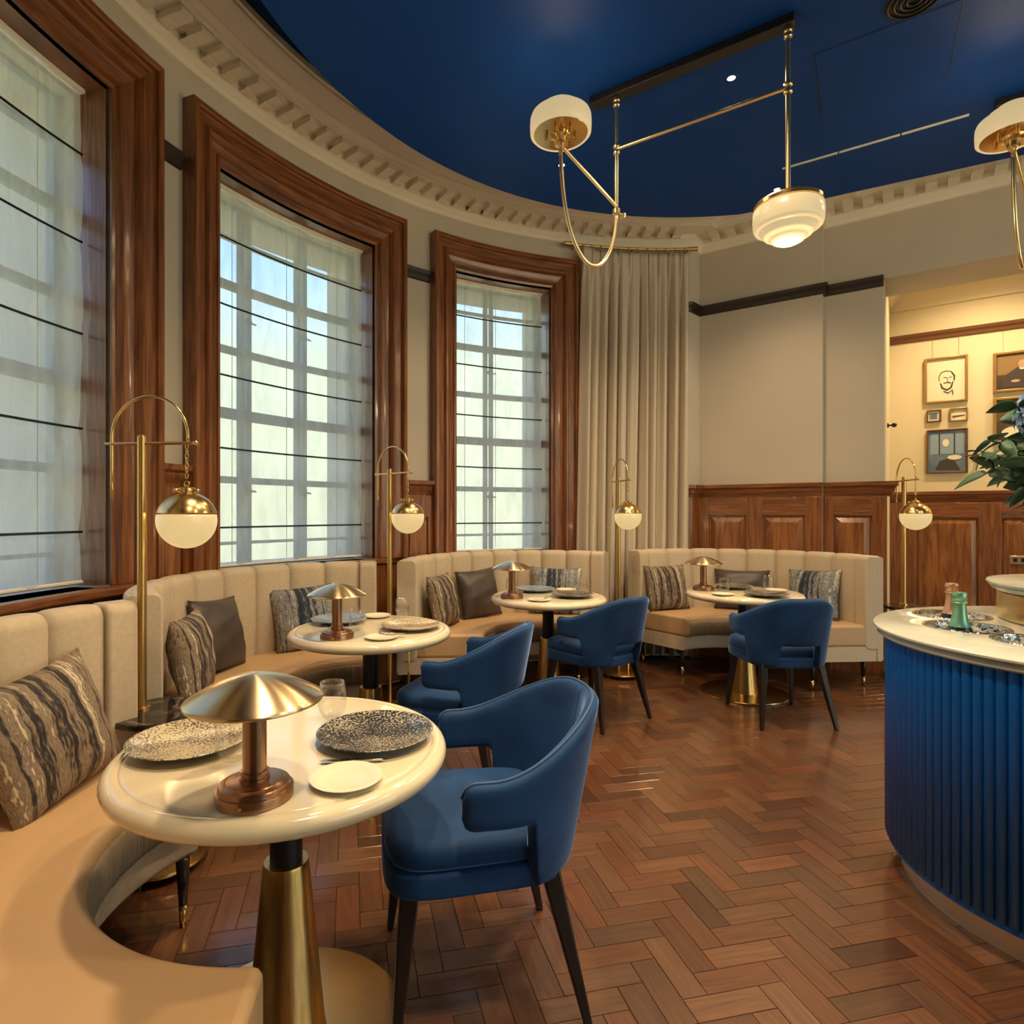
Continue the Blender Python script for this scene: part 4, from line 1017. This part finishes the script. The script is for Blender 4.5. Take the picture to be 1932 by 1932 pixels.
# ------------------------------------------------------------------ flowers on the tier
fv = empty('flower_arrangement', (2.07, 2.10, 1.065)); tag(fv, 'blue hydrangeas with dark green leaves and eucalyptus', 'flowers')
m = MB(); m.lathe([(.05, 0), (.06, .01), (.075, .10), (.06, .2), (.045, .26), (.05, .30), (.045, .30), (.04, .26)], 28, capt=False); m.build('vase', M_WHITEP, fv, smooth=True)
rng = random.Random(11)
def bloom(c, R):
    m = MB()
    for i in range(90):
        z = 1 - 2 * (i + .5) / 90; a = i * 2.39996; s = sqrt(max(0, 1 - z * z)); nrm = Vector((s * cos(a), s * sin(a), z)); p = Vector(c) + nrm * R * rng.uniform(.92, 1.05)
        M3 = nrm.to_track_quat('Z', 'Y').to_matrix() @ Matrix.Rotation(rng.uniform(0, 1.5), 3, 'Z')
        for k in range(4):
            R4 = M3 @ Matrix.Rotation(pi / 2 * k, 3, 'Z'); w = R * .16
            V = [p + R4 @ Vector(v) for v in ((0, 0, 0), (w * .7, -w * .55, w * .25), (w * 1.35, 0, w * .3), (w * .7, w * .55, w * .25))]; m.add(V, [(0, 1, 2, 3)])
    m.sphere(R * .8, c, 12, 8); m.build('bloom', M_HYD, fv)
for c, R in (((-.17, -.12, .585), .09), ((-.05, .0, .64), .09), ((.10, -.06, .60), .09), ((-.04, -.16, .53), .085)): bloom(c, R)
def leaf(base, dirv, L, Wd, mt, name='leaf', nn=6, droop=.3, roll=0.0, rnd=False):
    dirv = Vector(dirv).normalized(); up = Vector((0, 0, 1)); sd_ = dirv.cross(up)
    sd_ = sd_.normalized() if sd_.length > .01 else Vector((1, 0, 0)); sd_ = Matrix.Rotation(roll, 3, dirv) @ sd_; nm = sd_.cross(dirv)
    V = []; F = []
    for i in range(nn + 1):
        t_ = i / nn; w = Wd / 2 * (sin(pi * min(1, t_ ** (.8 if not rnd else 1))) ** (.8 if not rnd else .5)); p = Vector(base) + dirv * L * t_ - up * droop * L * t_ * t_
        for s in (-1, 0, 1): V.append(p + sd_ * w * s + nm * (.12 * w * abs(s)))
    for i in range(nn):
        for s in (0, 1): F.append((i * 3 + s, i * 3 + s + 1, i * 3 + 4 + s, i * 3 + 3 + s))
    o = mesh(name, V, F, mt, fv, smooth=True); s2 = o.modifiers.new('thick', 'SOLIDIFY'); s2.thickness = .0012
def stem(p0, p1, p2):
    pts = [Vector(p0) * (1 - t_) ** 2 + Vector(p1) * 2 * t_ * (1 - t_) + Vector(p2) * t_ * t_ for t_ in [i / 8 for i in range(9)]]
    m = MB(); m.tube(pts, .0035, 6); m.build('stem', M_GREEN, fv, smooth=True); return pts
for k, (tip, mid, kind) in enumerate([((-.40, -.16, .50), (-.2, -.05, .5), 0), ((-.33, -.22, .34), (-.18, -.1, .42), 0), ((-.30, -.26, .22), (-.2, -.16, .42), 1), ((-.36, -.10, .40), (-.2, 0, .48), 0), ((-.24, -.30, .20), (-.1, -.2, .45), 1),
                                      ((-.20, -.28, .42), (-.1, -.15, .42), 0), ((-.26, -.10, .62), (-.12, 0, .5), 0), ((.2, -.2, .4), (.1, -.1, .4), 0), ((.25, .1, .5), (.1, .1, .45), 0), ((-.12, .2, .5), (0, .1, .45), 0), ((-.22, -.26, .30), (-.12, -.15, .40), 0), ((-.28, -.20, .46), (-.15, -.1, .45), 0), ((-.34, -.24, .42), (-.2, -.12, .46), 0), ((-.15, -.22, .36), (-.08, -.1, .40), 0), ((-.27, -.16, .30), (-.15, -.08, .42), 1)]):
    pts = stem((0, 0, .27), mid, tip)
    for i in range(2, 9):
        d_ = (pts[i] - pts[i - 1]).normalized()
        for s in (-1, 1):
            sd_ = d_.cross(Vector((0, 0, 1))).normalized() * s
            if kind == 0: leaf(pts[i], d_ * rng.uniform(.0, .8) + sd_ * rng.uniform(.5, 1.0) + Vector((rng.uniform(-.5, .5), rng.uniform(-.5, .5), rng.uniform(-.6, .6))), rng.uniform(.06, .10), rng.uniform(.042, .064), M_GREEN, 'leaf', 6, rng.uniform(.1, .5), rng.uniform(-1.2, 1.2))
            else: leaf(pts[i], d_ * .3 + sd_ + Vector((0, 0, rng.uniform(-.4, .2))), rng.uniform(.06, .085), rng.uniform(.06, .075), M_EUC, 'eucalyptus_leaf', 6, .3, rng.uniform(-.8, .8), True)

# ------------------------------------------------------------------ pictures in the alcove
def at_wall(u, v, n=8.13):
    t_ = (u - 901) / 1127; Y = n / (t_ * NX + NY); X = t_ * Y; return X * TX + Y * TY, 1.33 + (968 - v) * Y / 1127
def picture(t0, t1, z0, z1, frame_mt, fw, lab, art, wires=True, depth=.035, n=8.13):
    c = tn((t0 + t1) / 2, n - .001); e = empty('framed_picture', (c[0], c[1], z0), atan2(TY, TX)); tag(e, lab, 'picture', 'framed pictures in the alcove')
    w, h = t1 - t0, z1 - z0           # local +X along the wall, -Y toward the room
    for (cx_, cz_, sx, sz) in ((-w / 2 + fw / 2, h / 2, fw, h), (w / 2 - fw / 2, h / 2, fw, h), (0, fw / 2, w - 2 * fw, fw), (0, h - fw / 2, w - 2 * fw, fw)):
        m = MB(); m.box((cx_, -depth / 2, cz_), (sx, depth, sz)); rounded(m.build('frame_side', frame_mt, e), .004, 2)
    iw, ih = w - 2 * fw, h - 2 * fw
    art(e, iw, ih, fw)
    if wires:
        for s in (-.3, .3): m = MB(); m.tube([(w * s, -.008, h - .02), (w * s, -.008, 3.22 - z0)], .0015, 5); m.build('hanging_wire', M_PALEBR, e)
def flat(e, name, pts, mt, y=-.018, th=.002):
    n = len(pts); V = [(a, y, b) for a, b in pts] + [(a, y + th, b) for a, b in pts]
    mesh(name, V, [tuple(range(n)), tuple(range(2 * n - 1, n - 1, -1))] + [(i, (i + 1) % n, n + (i + 1) % n, n + i) for i in range(n)], mt, e)
def oval(cx_, cz_, a, b, n=20): return [(cx_ + a * cos(2 * pi * i / n), cz_ + b * sin(2 * pi * i / n)) for i in range(n)]
def rect(cx_, cz_, w, h): return [(cx_ - w / 2, cz_ - h / 2), (cx_ + w / 2, cz_ - h / 2), (cx_ + w / 2, cz_ + h / 2), (cx_ - w / 2, cz_ + h / 2)]
def art_sketch(e, w, h, f):
    flat(e, 'paper', rect(0, h / 2 + f, w, h), M_PAPER, -.014)
    def stroke(nm, pts, w_):
        pts = [Vector(p_) for p_ in pts]; L_ = []; R_ = []
        for i_, p_ in enumerate(pts):
            d_ = (pts[min(i_ + 1, len(pts) - 1)] - pts[max(i_ - 1, 0)]).normalized(); n_ = Vector((-d_.y, d_.x)) * w_ * (.4 + .6 * sin(pi * (i_ + .5) / len(pts))); L_.append(p_ + n_); R_.append(p_ - n_)
        flat(e, nm, [(q_.x, q_.y) for q_ in L_ + R_[::-1]], M_INK, -.017)
    c_ = h * .56
    stroke('sketched_hair', [(-.055, c_ - .02), (-.058, c_ + .03), (-.04, c_ + .075), (0, c_ + .09), (.045, c_ + .08), (.065, c_ + .045)], .004)
    stroke('sketched_hair', [(.05, c_ + .07), (.072, c_ + .03), (.07, c_ - .02)], .007)
    stroke('sketched_eye', [(-.02, c_ + .018), (-.005, c_ + .022), (.008, c_ + .016)], .003); stroke('sketched_eye', [(.025, c_ + .016), (.04, c_ + .022), (.052, c_ + .016)], .003)
    stroke('sketched_nose', [(.012, c_ + .015), (.016, c_ - .015), (.022, c_ - .018)], .0025)
    stroke('sketched_moustache', [(-.02, c_ - .042), (.012, c_ - .032), (.045, c_ - .044)], .006)
    stroke('sketched_beard', [(-.045, c_ - .04), (-.03, c_ - .09), (.01, c_ - .115), (.045, c_ - .09), (.06, c_ - .03)], .009)
    stroke('sketched_collar', [(-.02, c_ - .125), (.02, c_ - .15), (.055, c_ - .12), (.06, c_ - .17)], .007)
def art_small(e, w, h, f):
    flat(e, 'paper', rect(0, h / 2 + f, w, h), M_PAPER, -.014); flat(e, 'print', rect(-.005, h / 2 + f, w * .62, h * .6), M_PHOTO, -.017)
def art_lines(e, w, h, f):
    flat(e, 'paper', rect(0, h / 2 + f, w, h), M_PAPER, -.014); flat(e, 'print', [(-w * .4, h * .35), (w * .4, h * .5), (w * .4, h * .58), (-w * .4, h * .55)], M_FRAMEW, -.017)
def art_photo(e, w, h, f):
    flat(e, 'print', rect(0, h / 2 + f, w, h), M_PHOTO, -.014); flat(e, 'pale_window', rect(0, h * .72, w * .9, h * .5), mat('photo_pale', (.30, .38, .46), .3), -.016)
    flat(e, 'window_bar', rect(-w * .2, h * .72, .012, h * .5), M_INK, -.0175); flat(e, 'window_bar', rect(w * .2, h * .72, .012, h * .5), M_INK, -.0175)
    flat(e, 'figure', [(-w * .3, h * .1), (w * .35, h * .08), (w * .2, h * .3), (w * .02, h * .36), (-w * .2, h * .3)], M_INK, -.0185); flat(e, 'head', oval(-.01, h * .74, .028, .04), M_PAPER, -.019); flat(e, 'papers', oval(w * .2, h * .38, .06, .025), M_PAPER, -.0195)
def art_portrait(e, w, h, f):
    flat(e, 'canvas', rect(0, h / 2 + f, w, h), M_PAINT, -.014); flat(e, 'backdrop', rect(0, h * .7 + f, w * .95, h * .55), mat('painting_ochre', (.30, .17, .06), .5), -.0155)
    flat(e, 'figure', [(-w * .42, h * .12), (w * .45, h * .12), (w * .35, h * .45), (w * .12, h * .68), (-w * .05, h * .68), (-w * .28, h * .5)], M_INK, -.017)
    flat(e, 'head', oval(.02, h * .77, .030, .042), M_SKINP, -.0185); flat(e, 'shirt', oval(.02, h * .655, .022, .016), M_PAPER, -.0182); flat(e, 'hands', oval(-.03, h * .30, .035, .014), M_SKINP, -.0185)
def art_head(e, w, h, f):
    flat(e, 'canvas', rect(0, h / 2 + f, w, h), M_PAINT, -.014); flat(e, 'hair', oval(0, h * .66, .085, .10), M_INK, -.016); flat(e, 'head', oval(-.01, h * .60, .065, .085), M_SKINP, -.0175); flat(e, 'collar', oval(0, h * .25, .14, .07), M_PAPER, -.0175)
def pic_px(u0, u1, v0, v1, *a, **k):
    t0, za = at_wall(u0, v0); t1, _ = at_wall(u1, v0); _, zb = at_wall((u0 + u1) / 2, v1); _, za = at_wall((u0 + u1) / 2, v0); picture(t0, t1, zb, za, *a, **k)
pic_px(1744, 1826, 674, 760, M_FRAMEG, .022, 'sketched head on cream paper in a thin wooden frame', art_sketch)
pic_px(1748, 1776, 774, 797, M_FRAMEW, .014, 'tiny framed print under the sketched head, nearer the wall edge', art_small, wires=False)
pic_px(1791, 1826, 770, 795, M_FRAMEG, .014, 'tiny framed line drawing under the sketched head, nearer the flowers', art_lines, wires=False)
pic_px(1748, 1826, 810, 893, M_FRAMEW, .016, 'framed blue grey photograph above the wainscot', art_photo, wires=False)
pic_px(1873, 1975, 662, 738, M_FRAMEG, .026, 'gilt framed painting of a seated man in black', art_portrait)
pic_px(1873, 1975, 748, 835, M_FRAMEG, .026, 'gilt framed portrait half hidden by the hydrangeas', art_head, wires=False)
# small wall fittings
t_, z_ = at_wall(1921, 1056); x, y = tn(t_, 8.07); e = empty('wall_socket', (x, y, z_), atan2(TY, TX)); tag(e, 'small brass wall socket on the alcove wainscot', 'socket')
m = MB(); m.box((0, 0, 0), (.14, .012, .085)); rounded(m.build('plate', M_PALEBR, e), .004, 2)
for s in (-.03, .03): m = MB(); m.box((s, -.008, 0), (.03, .006, .04)); m.build('outlet', M_BLACK, e)
t_, z_ = at_wall(1842, 860); x, y = tn(t_, 8.10); e = empty('wall_bracket', (x, y, z_), atan2(TY, TX)); tag(e, 'small dark wall bracket between picture and flowers', 'bracket')
m = MB(); m.lathe([(.02, 0), (.02, .02)], 12, M=Matrix.Rotation(pi / 2, 3, 'X')); m.build('rose', M_FRAMEW, e)
m = MB(); m.tube([(0, -.02, 0), (-.04, -.05, .005), (-.10, -.05, -.005)], .008, 8); m.build('arm', M_FRAMEW, e, smooth=True)

x, y = tn(-.14, 6.95); e = empty('coat_hook', (x, y, 2.17), atan2(TY, TX)); tag(e, 'small dark hook on the alcove return wall', 'hook')
m = MB(); m.lathe([(.022, 0), (.022, .012)], 14, M=Matrix.Rotation(pi / 2, 3, 'Y')); m.build('rose', M_BLACK, e)
m = MB(); m.sphere(.022, (.055, 0, 0), 12, 8); m.tube([(.01, 0, 0), (.055, 0, 0)], .008, 8); m.build('knob', M_BLACK, e, smooth=True)
# ---- lamps lighting the alcove from its own ceiling
for i, t_ in enumerate((.7, 2.2, 3.8)):
    x, y = tn(t_, 7.3); e = empty('alcove_light', (x, y, 4.0)); tag(e, 'round ceiling light in the alcove, hidden behind the lintel', 'ceiling light', 'alcove ceiling lights')
    m = MB(); m.lathe([(.10, 0), (.11, -.03), (.09, -.05), (.003, -.055)], 28); m.build('diffuser', emit('alcove_lamp', (1, .8, .5), 3.0), e, smooth=True)
    L = bpy.data.lights.new('alcove_glow', 'SPOT'); L.energy = 130; L.color = (1.0, .78, .46); L.spot_size = radians(150); L.spot_blend = .9; L.shadow_soft_size = .09
    lo = bpy.data.objects.new('alcove_glow', L); lo.location = (0, 0, -.07); link(lo, e)
